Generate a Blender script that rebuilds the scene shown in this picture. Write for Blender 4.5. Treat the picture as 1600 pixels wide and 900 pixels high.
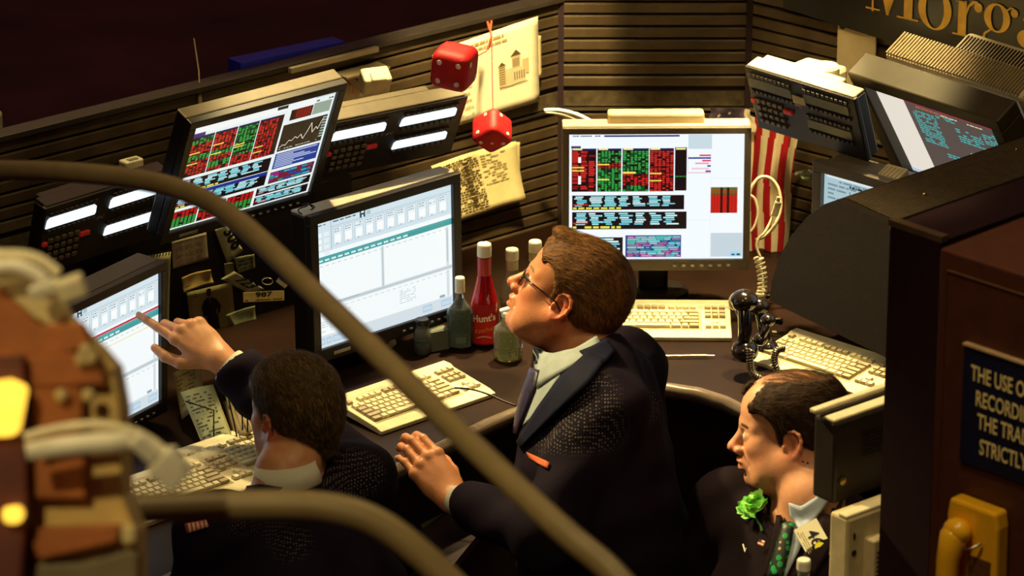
import bpy, bmesh, math, random
import numpy as np
from mathutils import Vector, Matrix
random.seed(7)
scene = bpy.context.scene
for o in list(bpy.data.objects): bpy.data.objects.remove(o)
COL = scene.collection
PI = math.pi
# ------------------------------------------------------------------ camera
PITCH = math.radians(21); FPX = 6500.0
CAM = np.array([0, -9.23, 4.70])
FWD = np.array([0, math.cos(PITCH), -math.sin(PITCH)]); UPV = np.array([0, math.sin(PITCH), math.cos(PITCH)])
cd = bpy.data.cameras.new('camera'); cam = bpy.data.objects.new('camera', cd); COL.objects.link(cam)
cam.location = CAM; cam.rotation_euler = (PI/2-PITCH, 0, 0)
cd.sensor_width = 36; cd.lens = FPX/1600*36; cd.clip_end = 200
cd.dof.use_dof = True; cd.dof.focus_distance = 9.1; cd.dof.aperture_fstop = 5.6
scene.camera = cam
# ------------------------------------------------------------------ world and exposure
w = bpy.data.worlds.new('hall'); scene.world = w; w.use_nodes = True
w.node_tree.nodes['Background'].inputs[0].default_value = (.62, .16, .30, 1)
w.node_tree.nodes['Background'].inputs[1].default_value = .036
scene.view_settings.view_transform = 'Standard'; scene.view_settings.look = 'None'
scene.view_settings.exposure = 0.0; scene.view_settings.gamma = 1; scene.view_settings.use_curve_mapping = False
# ------------------------------------------------------------------ lamps (overhead booth lamps and added fills, all above the frame)
def spot(name, loc, to, power, size, blend=.4, rad=.05, col=(1, .77, .35)):
    l = bpy.data.lights.new(name, 'SPOT'); l.energy = power; l.spot_size = math.radians(size); l.spot_blend = blend
    l.shadow_soft_size = rad; l.color = col
    o = bpy.data.objects.new(name, l); COL.objects.link(o); o.location = loc
    o.rotation_euler = (Vector(to)-Vector(loc)).to_track_quat('-Z', 'Y').to_euler(); return o
def area(name, loc, to, power, sx, sy, col=(1, .77, .35)):
    l = bpy.data.lights.new(name, 'AREA'); l.energy = power; l.shape = 'RECTANGLE'; l.size = sx; l.size_y = sy; l.color = col
    o = bpy.data.objects.new(name, l); COL.objects.link(o); o.location = loc
    o.rotation_euler = (Vector(to)-Vector(loc)).to_track_quat('-Z', 'Y').to_euler(); return o
spot('booth_or_fill_lamp', (.32, .30, 3.3), (.35, -.28, 1.15), 620, 36, .5, .04)
spot('booth_or_fill_lamp', (-.30, .05, 3.4), (-.22, -.62, 1.15), 400, 34, .5, .05)
spot('booth_or_fill_lamp', (.72, .05, 3.3), (.66, -.42, 1.15), 380, 30, .5, .05)
spot('booth_or_fill_lamp', (-.9, -.3, 3.4), (-.75, -.75, 1.3), 100, 40, .5, .08)
spot('booth_or_fill_lamp', (-1.3, -.4, 3.2), (.5, -1.4, 1.4), 520, 30, .6, .08)
spot('booth_or_fill_lamp', (.12, -.75, 3.1), (-.04, .35, 1.60), 430, 22, .6, .05)  # fill spot added in front to brighten the poster and dice
spot('booth_or_fill_lamp', (.55, -.8, 3.1), (.62, .30, 1.35), 140, 20, .6, .05)  # fill spot added to brighten the flag
spot('tower_fill', (-1.3, -7.2, 5.2), (-.60, -4.6, 2.80), 190, 20, .6, .05)  # fill spot added to brighten the foreground equipment tower
area('hall_lamps', (-1.2, -4.4, 5.2), (-.3, -3.8, 2.2), 26, .8, .8)
area('hall_lamps', (1.2, -2.2, 5.5), (1.0, -1.8, 1.8), 34, 1, 1)
area('far_floor_fill', (-2.5, 9, 7), (-2.5, 8, 0), 30, 5, 5, (1, .45, .35))  # area fill added to lift the dark floor beyond the booth
spot('booth_or_fill_lamp', (-.75, -1.1, 3.5), (.56, -1.55, 1.38), 300, 17, .6, .06)  # second fill spot added for the balding trader's face
spot('booth_or_fill_lamp', (.35, -3.6, 4.6), (.92, -2.5, 1.60), 90, 26, .7, .06)  # fill spot added to bring out the yellow telephone
spot('booth_or_fill_lamp', (.55, -1.5, 3.8), (.72, -1.85, 1.45), 110, 16, .6, .05)  # fill spot added to brighten the terminal tops

# ------------------------------------------------------------------ placing helpers: a sight line meets a real plane, height or distance
def ray(u, v): return FWD+np.array([(u-800)/FPX, 0, 0])+UPV*(450-v)/FPX
def at_d(u, v, d): return CAM+ray(u, v)*d
def at_z(u, v, z):
    r = ray(u, v); return CAM+r*(z-CAM[2])/r[2]
def at_pl(u, v, p, n):
    r = ray(u, v); p = np.array(p, float); n = np.array(n, float); return CAM+r*((p-CAM)@n)/(r@n)
def depth(p): return float((np.array(p)-CAM)@FWD)
def frame(pos, yaw, tilt=0, roll=0):
    """local x to the right along the face, -y out of the face, z up the face; tilt>0 leans the top back"""
    return Matrix.Translation(Vector(pos)) @ Matrix.Rotation(math.radians(yaw), 4, 'Z') @ Matrix.Rotation(math.radians(-tilt), 4, 'X') @ Matrix.Rotation(math.radians(roll), 4, 'Y')
# ------------------------------------------------------------------ materials
def H(h):
    h = h.lstrip('#'); r = [int(h[i:i+2], 16)/255 for i in (0, 2, 4)]
    return tuple(c/12.92 if c <= .04045 else ((c+.055)/1.055)**2.4 for c in r)
MATS = {}
def mat(name, col=(.5, .5, .5), rough=.5, metal=0, var=.12, scale=30, bump=0, bscale=200, emit=0, attr=None, trans=0, ior=1.45, alpha=1, sss=0, coat=0, sheen=0, spec=.5):
    if name in MATS: return MATS[name]
    if isinstance(col, str): col = H(col)
    m = bpy.data.materials.new(name); m.use_nodes = True; nt = m.node_tree; N = nt.nodes; L = nt.links
    b = N['Principled BSDF']
    b.inputs['Roughness'].default_value = rough; b.inputs['Metallic'].default_value = metal
    b.inputs['IOR'].default_value = ior; b.inputs['Transmission Weight'].default_value = trans
    b.inputs['Coat Weight'].default_value = coat; b.inputs['Specular IOR Level'].default_value = spec
    b.inputs['Sheen Weight'].default_value = sheen; b.inputs['Alpha'].default_value = alpha
    if sss:
        b.inputs['Subsurface Weight'].default_value = sss; b.inputs['Subsurface Radius'].default_value = (.012, .004, .002); b.inputs['Subsurface Scale'].default_value = 1
    tc = N.new('ShaderNodeTexCoord')
    if attr:
        a = N.new('ShaderNodeAttribute'); a.attribute_name = attr; src = a.outputs['Color']
    else:
        rgb = N.new('ShaderNodeRGB'); rgb.outputs[0].default_value = (*col, 1); src = rgb.outputs[0]
    if var:
        nz = N.new('ShaderNodeTexNoise'); nz.inputs['Scale'].default_value = scale; nz.inputs['Detail'].default_value = 5
        L.new(tc.outputs['Object'], nz.inputs['Vector'])
        mr = N.new('ShaderNodeMapRange'); mr.inputs['From Min'].default_value = .3; mr.inputs['From Max'].default_value = .7
        mr.inputs['To Min'].default_value = 1-var; mr.inputs['To Max'].default_value = 1+var
        L.new(nz.outputs['Fac'], mr.inputs['Value'])
        mx = N.new('ShaderNodeVectorMath'); mx.operation = 'SCALE'; L.new(src, mx.inputs[0]); L.new(mr.outputs[0], mx.inputs['Scale']); src = mx.outputs[0]
    L.new(src, b.inputs['Base Color'])
    if emit:
        b.inputs['Emission Strength'].default_value = emit; L.new(src, b.inputs['Emission Color'])
    if bump:
        nb = N.new('ShaderNodeTexNoise'); nb.inputs['Scale'].default_value = bscale; nb.inputs['Detail'].default_value = 3
        L.new(tc.outputs['Object'], nb.inputs['Vector'])
        bp = N.new('ShaderNodeBump'); bp.inputs['Strength'].default_value = bump; bp.inputs['Distance'].default_value = .002
        L.new(nb.outputs['Fac'], bp.inputs['Height']); L.new(bp.outputs[0], b.inputs['Normal'])
    MATS[name] = m; return m
black = mat('black_plastic', (.010, .007, .006), .38)
blackm = mat('matt_black', (.020, .007, .010), .8)
darkgrey = mat('dark_grey_plastic', (.035, .027, .02), .45)
taupe = mat('taupe_plastic', (.13, .105, .075), .45)
silver = mat('silver_grey_plastic', (.50, .44, .34), .4)
beige = mat('beige_plastic', (.60, .50, .30), .5)
keyb = mat('ivory_keycap', (.66, .58, .36), .5)
keyd = mat('tan_keycap', (.36, .29, .17), .5)
steel = mat('brushed_steel', (.6, .55, .45), .3, 1)
brass = mat('dull_brass', (.6, .42, .16), .35, 1)
slatm = mat('slat_brown', (.070, .046, .022), .35, var=.35, scale=14, bump=.3, bscale=90)
backm = mat('wall_backing', (.016, .006, .008), .8)
deskm = mat('desk_laminate', (.014, .0052, .0025), .5, var=.25, scale=9, spec=.12)
white = mat('white_plastic', (.85, .82, .70), .4)
red = mat('red_plush', (.50, .004, .006), .6, var=.15, bump=.35, bscale=160)
screenm = None
def emission_attr(name, strength):
    m = bpy.data.materials.new(name); m.use_nodes = True; N = m.node_tree.nodes; L = m.node_tree.links
    b = N['Principled BSDF']; b.inputs['Base Color'].default_value = (.01, .01, .012, 1); b.inputs['Roughness'].default_value = .35
    a = N.new('ShaderNodeAttribute'); a.attribute_name = 'Col'; L.new(a.outputs['Color'], b.inputs['Emission Color'])
    b.inputs['Emission Strength'].default_value = strength; MATS[name] = m; return m
screenm = emission_attr('lit_screen', 1.0)
def print_mat(name='printed_paper', rough=.75): return mat(name, rough=rough, attr='Col', var=.06, scale=40)
paperm = print_mat()
# ------------------------------------------------------------------ mesh builder
class MB:
    def __init__(s): s.v = []; s.f = []; s.c = []; s.mi = []; s.cur = (1, 1, 1); s.m = 0
    def add(s, vs, fs):
        n = len(s.v); s.v += [tuple(p) for p in vs]
        for f in fs: s.f.append([i+n for i in f]); s.c.append(s.cur); s.mi.append(s.m)
        return s
    def box(s, c, d, M=None, bev=0):
        x, y, z = d[0]/2, d[1]/2, d[2]/2
        if bev > 0:
            bm = bmesh.new(); bmesh.ops.create_cube(bm, size=1)
            for v in bm.verts: v.co = Vector((v.co.x*d[0], v.co.y*d[1], v.co.z*d[2]))
            bmesh.ops.bevel(bm, geom=bm.edges[:], offset=min(bev, min(d)*.45), segments=2, affect='EDGES', profile=.5)
            vs = [v.co.copy() for v in bm.verts]; bm.verts.index_update(); fs = [[v.index for v in f.verts] for f in bm.faces]; bm.free()
        else:
            vs = [Vector((a, b, e)) for a in (-x, x) for b in (-y, y) for e in (-z, z)]
            fs = [(0, 1, 3, 2), (4, 6, 7, 5), (0, 4, 5, 1), (2, 3, 7, 6), (0, 2, 6, 4), (1, 5, 7, 3)]
        c = Vector(c)
        vs = [(M @ v if M is not None else v)+c for v in vs]
        return s.add(vs, fs)
    def quad(s, a, b, c, d): return s.add([a, b, c, d], [(0, 1, 2, 3)])
    def prism(s, poly, y0, y1, ax='y'):
        """poly list of (x,z), extruded from y0 to y1"""
        n = len(poly)
        A = [(p[0], y0, p[1]) for p in poly]; B = [(p[0], y1, p[1]) for p in poly]
        if ax == 'z': A = [(p[0], p[1], y0) for p in poly]; B = [(p[0], p[1], y1) for p in poly]
        if ax == 'x': A = [(y0, p[0], p[1]) for p in poly]; B = [(y1, p[0], p[1]) for p in poly]
        return s.add(A+B, [tuple(range(n)), tuple(range(2*n-1, n-1, -1))]+[(i, i+n, (i+1) % n+n, (i+1) % n) for i in range(n)])
    def tube(s, pts, r, n=10, cap=True):
        P = [Vector(p) for p in pts]; rs = r if isinstance(r, (list, tuple)) else [r]*len(P)
        t0 = (P[1]-P[0]).normalized(); u = t0.orthogonal().normalized(); vs = []
        for i, p in enumerate(P):
            t = (P[min(i+1, len(P)-1)]-P[max(i-1, 0)]).normalized(); u = (u-t*u.dot(t)).normalized(); q = t.cross(u)
            for k in range(n):
                a = 2*PI*k/n; vs.append(p+(u*math.cos(a)+q*math.sin(a))*rs[i])
        fs = [(i*n+k, i*n+(k+1) % n, (i+1)*n+(k+1) % n, (i+1)*n+k) for i in range(len(P)-1) for k in range(n)]
        if cap: fs += [tuple(range(n-1, -1, -1)), tuple(range((len(P)-1)*n, len(P)*n))]
        return s.add(vs, fs)
    def lathe(s, prof, n=24, c=(0, 0, 0), sx=1, sy=1, cap=True):
        vs = [(c[0]+r*sx*math.cos(2*PI*k/n), c[1]+r*sy*math.sin(2*PI*k/n), c[2]+z) for r, z in prof for k in range(n)]
        m = len(prof)
        fs = [(i*n+k, i*n+(k+1) % n, (i+1)*n+(k+1) % n, (i+1)*n+k) for i in range(m-1) for k in range(n)]
        if cap: fs += [tuple(range(n-1, -1, -1)), tuple(range((m-1)*n, m*n))]
        return s.add(vs, fs)
    def sphere(s, c, r, n=16, m=10):
        r = (r, r, r) if not isinstance(r, (tuple, list)) else r
        vs = []; fs = []
        for i in range(m+1):
            t = PI*i/m
            for k in range(n): vs.append((c[0]+r[0]*math.sin(t)*math.cos(2*PI*k/n), c[1]+r[1]*math.sin(t)*math.sin(2*PI*k/n), c[2]+r[2]*math.cos(t)))
        for i in range(m):
            for k in range(n): fs.append((i*n+k, (i+1)*n+k, (i+1)*n+(k+1) % n, i*n+(k+1) % n))
        return s.add(vs, fs)
    def build(s, name, mats, parent=None, M=None, smooth=False, bevel=0, autosm=None):
        me = bpy.data.meshes.new(name); me.from_pydata([tuple(v) for v in s.v], [], s.f); me.validate(verbose=False)
        if not isinstance(mats, (list, tuple)): mats = [mats]
        for m in mats: me.materials.append(m)
        if len(me.polygons) == len(s.f):
            me.polygons.foreach_set('material_index', s.mi)
            if any(c != (1, 1, 1) for c in s.c) or mats[0] in (paperm, screenm):
                ca = me.color_attributes.new('Col', 'FLOAT_COLOR', 'CORNER'); arr = []
                for p in me.polygons: arr += [*s.c[p.index], 1.0]*p.loop_total
                ca.data.foreach_set('color', arr)
        if smooth: me.polygons.foreach_set('use_smooth', [True]*len(me.polygons))
        me.update()
        o = bpy.data.objects.new(name, me); COL.objects.link(o)
        if parent is not None: o.parent = parent
        if M is not None: o.matrix_local = M
        if autosm:
            md = o.modifiers.new('n', 'EDGE_SPLIT'); md.split_angle = math.radians(autosm)
        if bevel:
            md = o.modifiers.new('b', 'BEVEL'); md.width = bevel; md.segments = 2; md.limit_method = 'ANGLE'; md.angle_limit = math.radians(40)
        return o
def tag(o, label=None, cat=None, group=None, kind=None):
    if label: o['label'] = label
    if cat: o['category'] = cat
    if group: o['group'] = group
    if kind: o['kind'] = kind
    return o
def empty(name, M, label, cat, group=None):
    o = bpy.data.objects.new(name, None); COL.objects.link(o); o.matrix_world = M; o.empty_display_size = .05
    return tag(o, label, cat, group)
def text_geo(txt, size=1, shear=0, align='LEFT', offset=0, sx=1, res=3):
    cu = bpy.data.curves.new('t', 'FONT'); cu.body = txt; cu.size = size; cu.shear = shear; cu.align_x = align; cu.offset = offset; cu.resolution_u = res
    ob = bpy.data.objects.new('t', cu); COL.objects.link(ob)
    bpy.context.view_layer.update()
    me = bpy.data.meshes.new_from_object(ob.evaluated_get(bpy.context.evaluated_depsgraph_get()))
    vs = [(v.co.x*sx, v.co.y) for v in me.vertices]; fs = [list(p.vertices) for p in me.polygons]
    bpy.data.objects.remove(ob); bpy.data.curves.remove(cu); bpy.data.meshes.remove(me)
    return vs, fs
class Canvas:
    """flat print on a surface, unit square u right, v down, size w x h metres; fn maps (x,z,lift) to a 3-D point"""
    def __init__(s, w, h, fn=None): s.w = w; s.h = h; s.mb = MB(); s.L = 0; s.fn = fn or (lambda x, z, l: (x, -l, z))
    def P(s, u, v, l): return s.fn((u-.5)*s.w, (.5-v)*s.h, l)
    def lift(s): return .0004+s.L*.00022
    def rect(s, u0, v0, u1, v1, col, L=0, n=1):
        s.L = L; l = s.lift(); s.mb.cur = H(col) if isinstance(col, str) else col
        for i in range(n):
            a = u0+(u1-u0)*i/n; b = u0+(u1-u0)*(i+1)/n
            s.mb.quad(s.P(a, v1, l), s.P(b, v1, l), s.P(b, v0, l), s.P(a, v0, l))
    def grid(s, col, nu=12, nv=12, back=None):
        s.mb.cur = H(col) if isinstance(col, str) else col
        vs = [s.fn((i/nu-.5)*s.w, (.5-j/nv)*s.h, 0) for j in range(nv+1) for i in range(nu+1)]
        s.mb.add(vs, [(j*(nu+1)+i, (j+1)*(nu+1)+i, (j+1)*(nu+1)+i+1, j*(nu+1)+i+1) for j in range(nv) for i in range(nu)])
    def poly(s, pts, col, L=1):
        s.L = L; s.mb.cur = H(col) if isinstance(col, str) else col
        s.mb.add([s.P(u, v, s.lift()) for u, v in pts], [tuple(range(len(pts)))])
    def text(s, txt, u, v, size, col, L=2, rot=0, shear=0, offset=0, align='LEFT', sx=1):
        s.L = L; s.mb.cur = H(col) if isinstance(col, str) else col
        vs, fs = text_geo(txt, size, shear, align, offset, sx); r = math.radians(rot); c, q = math.cos(r), math.sin(r)
        x0 = (u-.5)*s.w; z0 = (.5-v)*s.h
        s.mb.add([s.fn(x0+x*c-y*q, z0+x*q+y*c, s.lift()) for x, y in vs], fs)
    def line(s, u0, v0, u1, v1, t, col, L=2):
        s.L = L; l = s.lift(); s.mb.cur = H(col) if isinstance(col, str) else col
        dx, dz = (u1-u0)*s.w, (v1-v0)*s.h; n = math.hypot(dx, dz) or 1; a = -dz/n*t/2/s.w; b = dx/n*t/2/s.h
        s.mb.quad(s.P(u0+a, v0+b, l), s.P(u1+a, v1+b, l), s.P(u1-a, v1-b, l), s.P(u0-a, v0-b, l))
    def dashes(s, u0, v0, u1, v1, rows, col, L=2, fill=.5, dens=.8, wmin=.01, wmax=.04, rnd=random):
        rh = (v1-v0)/rows
        for r in range(rows):
            u = u0
            while u < u1:
                wd = rnd.uniform(wmin, wmax)
                if rnd.random() < dens: s.rect(u, v0+rh*(r+.5-fill/2), min(u+wd, u1), v0+rh*(r+.5+fill/2), col, L)
                u += wd+wmin*.5
    def build(s, name, m, parent=None, M=None): return s.mb.build(name, m, parent, M)
# ------------------------------------------------------------------ the setting
DZ = 1.14                                         # desk height
A40 = math.radians(40)
LP = (.12, .50); RP = (.58, .50)                  # the two inner corners of the booth
floorm = mat('hall_floor', (.10, .035, .025), .7, var=.4, scale=2.5, bump=.2, bscale=40)
tag(MB().box((0, 4, -.05), (30, 40, .1)).build('floor', floorm), kind='structure')
def slat_wall(name, M, length, zt, zb, x0, n_skip=()):
    root = MB().box((x0+length/2, .03, (zt+0)/2), (length, .03, zt)).build(name, backm, None, M); tag(root, kind='structure')
    prof = MB(); hh = .0272
    prof.prism([(-.0, -hh/2), (-.0, hh/2), (-.009, hh/2), (-.012, hh/2-.003), (-.012, -hh/2+.004), (-.006, -hh/2)], x0, x0+length, 'x')
    me = None; z = zt-.0157
    while z > zb:
        if not any(a < z < b for a, b in n_skip):
            if me is None: o = prof.build('slat', slatm, root); me = o.data
            else: o = bpy.data.objects.new('slat', me); COL.objects.link(o); o.parent = root
            o.location = (0, .015, z)
        z -= .0314
    return root
gap = [(1.425, 1.483)]
wl = slat_wall('wall_left', Matrix.Translation((LP[0], LP[1], 0)) @ Matrix.Rotation(A40, 4, 'Z'), 1.9, 1.712, 1.10, -1.9, gap)
wb = slat_wall('wall_back', Matrix.Translation((LP[0], .50, 0)), RP[0]-LP[0], 2.15, 1.10, 0, gap)
wr = slat_wall('wall_right', Matrix.Translation((RP[0], RP[1], 0)) @ Matrix.Rotation(-A40, 4, 'Z'), 1.9, 2.15, 1.10, 0, gap)
ledgem = mat('recess_strip', (.07, .05, .025), .5, var=.5, scale=40, bump=.6, bscale=60)
for k, (wob, x0, L_) in enumerate(((wl, -1.9, 1.9), (wb, 0, RP[0]-LP[0]), (wr, 0, 1.9))):
    MB().box((x0+L_/2, .011, 1.462), (L_, .008, .036)).build('recess_strip', ledgem, wob)
    MB().box((x0+L_/2, .006, 1.438), (L_, .02, .006)).build('rail', steel if k < 2 else taupe, wob)
MB().box((-.95, .012, 1.722), (1.9, .05, .014), bev=.002).build('top_cap', darkgrey, wl)
MB().box((0, .002, 1.62), (.014, .014, .98)).build('corner_post', blackm, wb)
MB().box((RP[0]-LP[0], .002, 1.62), (.014, .014, .98)).build('corner_post', blackm, wb)
for i, (sx, sz) in enumerate(((-.012, 1.497), (-.02, 1.500), (.05, 1.675), (.078, 1.673), (.12, 1.672), (.125, 1.671), (.13, 1.670))):
    pass
# desk
front = [(-1.30, -2.35), (-.531, -1.362), (-.261, -1.03), (-.056, -.764), (.0, -.705), (.12, -.615), (.21, -.575), (.289, -.556), (.353, -.556), (.42, -.583), (.48, -.635), (.526, -.70), (.60, -.84), (.66, -.98)]
lw_pt = lambda L_: (LP[0]-L_*math.cos(A40), LP[1]-L_*math.sin(A40))
rw_pt = lambda L_: (RP[0]+L_*math.cos(A40), RP[1]-L_*math.sin(A40))
dk = MB().prism(front[::-1]+[lw_pt(1.85), LP, RP, rw_pt(1.2)][0:0]+[lw_pt(1.88), lw_pt(.02), (RP[0], .49), rw_pt(1.3)], DZ-.035, DZ, 'z')
desk = dk.build('trading_desk', deskm); tag(desk, 'dark brown laminate desk wrapping round the inside of the booth', 'desk')
MB().tube([(x, y, DZ-.017) for x, y in front], .019, 8).build('edge_trim', mat('desk_edge', (.10, .07, .05), .25), desk, smooth=True)
MB().prism([(x*1.0+.0, y+.10) for x, y in front][::-1]+[(x+.03, y+.16) for x, y in front], .0, DZ-.036, 'z').build('modesty_panel', blackm, desk)
# right: hooded console and partition ------------------------------------------------------------
PY = math.radians(-47); pdir = np.array([math.cos(PY), math.sin(PY), 0]); pn = np.array([math.sin(PY), -math.cos(PY), 0])
pback = np.array([math.cos(math.radians(43)), math.sin(math.radians(43)), 0])
hoodm = mat('hood_black_brown', (.016, .010, .007), .6, bump=.3, bscale=300)
perfm = mat('perforated_metal', (.09, .066, .036), .55, var=.2, scale=60)
def plane_poly(px, P0):
    out = []
    for u, v in px:
        q = at_pl(u, v, P0, pn)-P0; out.append((float(q@pdir), float(q[2])))
    return out
P0 = at_d(1391, 350, 8.6); MH = Matrix.Translation(Vector(P0)) @ Matrix.Rotation(PY, 4, 'Z')
hp = plane_poly([(1202, 470), (1206, 440), (1216, 405), (1236, 368), (1262, 338), (1288, 319), (1308, 312), (1391, 350), (1391, 562)], P0)
hood = MB().prism(hp, 0, .62).build('console_hood', hoodm, None, MH); tag(hood, 'dark console hood with curved side and perforated top beside the right keyboard', 'console')
hx = [p[0] for p in hp]; top0, top1 = hp[6], hp[7]
def hood_pt(t, y, l=0): return (top0[0]+(top1[0]-top0[0])*t, y, top0[1]+(top1[1]-top0[1])*t+l)
pm = MB(); pm.quad(hood_pt(.04, .02, .002), hood_pt(.98, .02, .002), hood_pt(.98, .62, .002), hood_pt(.04, .62, .002)); pm.build('perforated_top', perfm, hood)
dots = MB(); nn = 46
for i in range(1, 17):
    for j in range(nn*2):
        t = .04+.94*(i-.5)/16; y = .02+.59*(j+.5*(i % 2))/(nn*2); s_ = .0022; a, _, z_ = hood_pt(t, y, .0028); dt = .018
        x0, _, z0 = hood_pt(t-dt, y, .0028); x1, _, z1 = hood_pt(t+dt, y, .0028)
        dots.quad((x0, y, z0), (a, y-s_, z_), (x1, y, z1), (a, y+s_, z_))
tag(dots.build('vent_holes', blackm, hood), kind='stuff')
for t, y in ((.62, .17), (.83, .47), (.30, .52)):
    MB().sphere(hood_pt(t, y, .003), .0045, 10, 6).build('screw', brass, hood, smooth=True)
MB().box((top1[0]+.012, .31, top1[1]-.008), (.028, .62, .01)).build('edge_strip', taupe, hood)
MB().box((top1[0]+.055, .31, top1[1]-.042), (.09, .62, .05)).build('side_band', mat('band_brown', (.05, .036, .02), .5), hood)
P1 = at_d(1391, 351, 7.72); MP = Matrix.Translation(Vector(P1)) @ Matrix.Rotation(PY, 4, 'Z')
wpart = float((at_pl(1470, 376, P1, pn)-P1)@pdir)
part_ = MB().box((wpart/2, .42, -P1[2]/2), (wpart, .84, P1[2])).build('partition', mat('partition_black', (.020, .006, .010), .85, spec=.2), None, MP)
tag(part_, 'black floor standing partition between the console and the brown booth', 'partition')
MB().box((wpart/2, .008, .004), (wpart+.006, .02, .012)).build('ledge', mat('ledge_brown', (.09, .055, .028), .45), part_)
# brown booth with sign and telephone ---------------------------------------------------------------
YB = math.radians(-45); bn = np.array([math.sin(YB), -math.cos(YB), 0]); bdir = np.array([math.cos(YB), math.sin(YB), 0])
PB = at_d(1469, 388, 7.35); MBo = Matrix.Translation(Vector(PB)) @ Matrix.Rotation(YB, 4, 'Z')
def bpt(u, v):
    q = at_pl(u, v, PB, bn)-PB; return float(q@bdir), float(q[2])
brownm = mat('brown_booth_laminate', (.070, .020, .009), .5, var=.15, scale=25, bump=.15, bscale=150)
booth = MB().box((.35, .35, -PB[2]/2), (.7, .7, PB[2]), bev=.004).build('phone_booth_cabinet', brownm, None, MBo)
tag(booth, 'reddish brown laminate cabinet carrying the blue sign and yellow telephone', 'cabinet')
gx, gz = bpt(1482, 422)
MB().box((gx, -.002, gz-.7), (.0025, .004, 1.4)).build('trim_strip', brass, booth)
MB().box((gx+.3, -.002, gz), (.6, .004, .0015)).build('trim_strip', mat('dim_trim', (.12, .06, .03), .5), booth)
# the notice
x0, z0 = bpt(1511, 534); x1, z1 = bpt(1515, 722)
sw, sh = .46, z0-z1
sign = empty('notice_sign', MBo @ Matrix.Translation((x0+sw/2, -.004, (z0+z1)/2)), 'dark blue notice with cream capitals fixed to the brown cabinet', 'sign')
MB().box((0, 0, 0), (sw, .008, sh)).build('board', mat('sign_blue', (.006, .008, .035), .5, var=.3, scale=60), sign)
MB().box((0, -.003, sh/2), (sw, .012, .0035)).build('top_edge', mat('sign_edge', (.55, .38, .22), .5), sign)
cv = Canvas(sw, sh); letter = mat('cream_lettering', (.90, .74, .34), .6, var=.15, scale=200)
for t, (u, v), in (('THE USE OF', (1523, 590)), ('RECORDING', (1530, 630)), ('THE TRADING', (1533, 666)), ('STRICTLY', (1536, 706))):
    bx, bz = bpt(u, v); cv.text(t, (bx-x0)/sw, (z0-bz)/sh, .0415, (1, 1, 1), 6, offset=.0008, sx=.60)
cv.mb.build('lettering', letter, sign, Matrix.Translation((0, -.006, 0)))
# the firm's hanging sign ---------------------------------------------------------------------------
MS = Matrix.Translation((RP[0], RP[1]-.035, 0)) @ Matrix.Rotation(-A40, 4, 'Z')
sg = empty('hanging_sign', MS @ Matrix.Translation((.7, 0, 1.95)), 'black fascia sign with large golden serif letters above the right monitors', 'sign')
sb = MB(); sb.prism([(.097-.7, 1.728-1.95), (1.25-.7, 1.650-1.95), (1.25-.7, .3), (.097-.7, .3)], 0, .02)
sb.build('board', mat('sign_black', (.012, .013, .012), .3, var=.5, scale=5), sg)
gold = mat('gold_letters', (.78, .48, .07), .45, var=.12, scale=40)
gl = MB(); letters = []
def next_letter():
    global gl
    letters.append(gl); gl = MB()
def gpoly(pts): gl.add([(x-.7, -.004, z-1.95) for x, z in pts], [tuple(range(len(pts)))])
def ringpoly(cx, cz, rx, rz, ix, iz, a0=0, a1=2*PI, n=48, shx=0):
    for i in range(n):
        a = a0+(a1-a0)*i/n; b = a0+(a1-a0)*(i+1)/n
        gpoly([(cx+ix*math.cos(a)+shx*math.sin(a), cz+iz*math.sin(a)), (cx+rx*math.cos(a), cz+rz*math.sin(a)), (cx+rx*math.cos(b), cz+rz*math.sin(b)), (cx+ix*math.cos(b)+shx*math.sin(b), cz+iz*math.sin(b))])
def stroke(pts, ws):
    P = [Vector((x, z)) for x, z in pts]
    E_ = []
    for i, p in enumerate(P):
        t = (P[min(i+1, len(P)-1)]-P[max(i-1, 0)]).normalized(); n_ = Vector((-t.y, t.x)); E_.append((p+n_*ws[i]/2, p-n_*ws[i]/2))
    for i in range(len(P)-1): gpoly([tuple(E_[i][0]), tuple(E_[i+1][0]), tuple(E_[i+1][1]), tuple(E_[i][1])])
def blob(cx, cz, r, n=20): gpoly([(cx+r*math.cos(2*PI*i/n), cz+r*math.sin(2*PI*i/n)) for i in range(n)])
B0 = 1.774; XH = .088; CH = .145
# M
gpoly([(.344, B0+.004), (.384, B0+.004), (.384, B0+.0075), (.344, B0+.0075)]); gpoly([(.361, B0), (.366, B0), (.366, B0+CH), (.361, B0+CH)])
gpoly([(.350, B0+CH-.004), (.392, B0+CH-.004), (.418, B0+.035), (.410, B0-.002), (.404, B0-.002), (.363, B0+CH-.01)])
gpoly([(.410, B0-.002), (.456, B0+CH), (.452, B0+CH-.004), (.406, B0+.012)])
gpoly([(.4535, B0), (.4775, B0), (.4775, B0+CH), (.4535, B0+CH)]); gpoly([(.434, B0-.001), (.495, B0-.001), (.495, B0+.003), (.434, B0+.003)])
next_letter()
# o
ringpoly(.541, B0+XH/2-.005, .047, .050, .026, .046)
next_letter()
# r
gpoly([(.607, B0-.006), (.630, B0-.006), (.630, B0+.075), (.607, B0+.075)]); gpoly([(.592, B0-.010), (.648, B0-.010), (.648, B0-.006), (.592, B0-.006)]); gpoly([(.594, B0+.071), (.630, B0+.077), (.630, B0+.071)])
stroke([(.629, B0+.045), (.636, B0+.066), (.648, B0+.077), (.660, B0+.078)], [.004, .006, .008, .008]); blob(.662, B0+.067, .0115)
next_letter()
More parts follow.
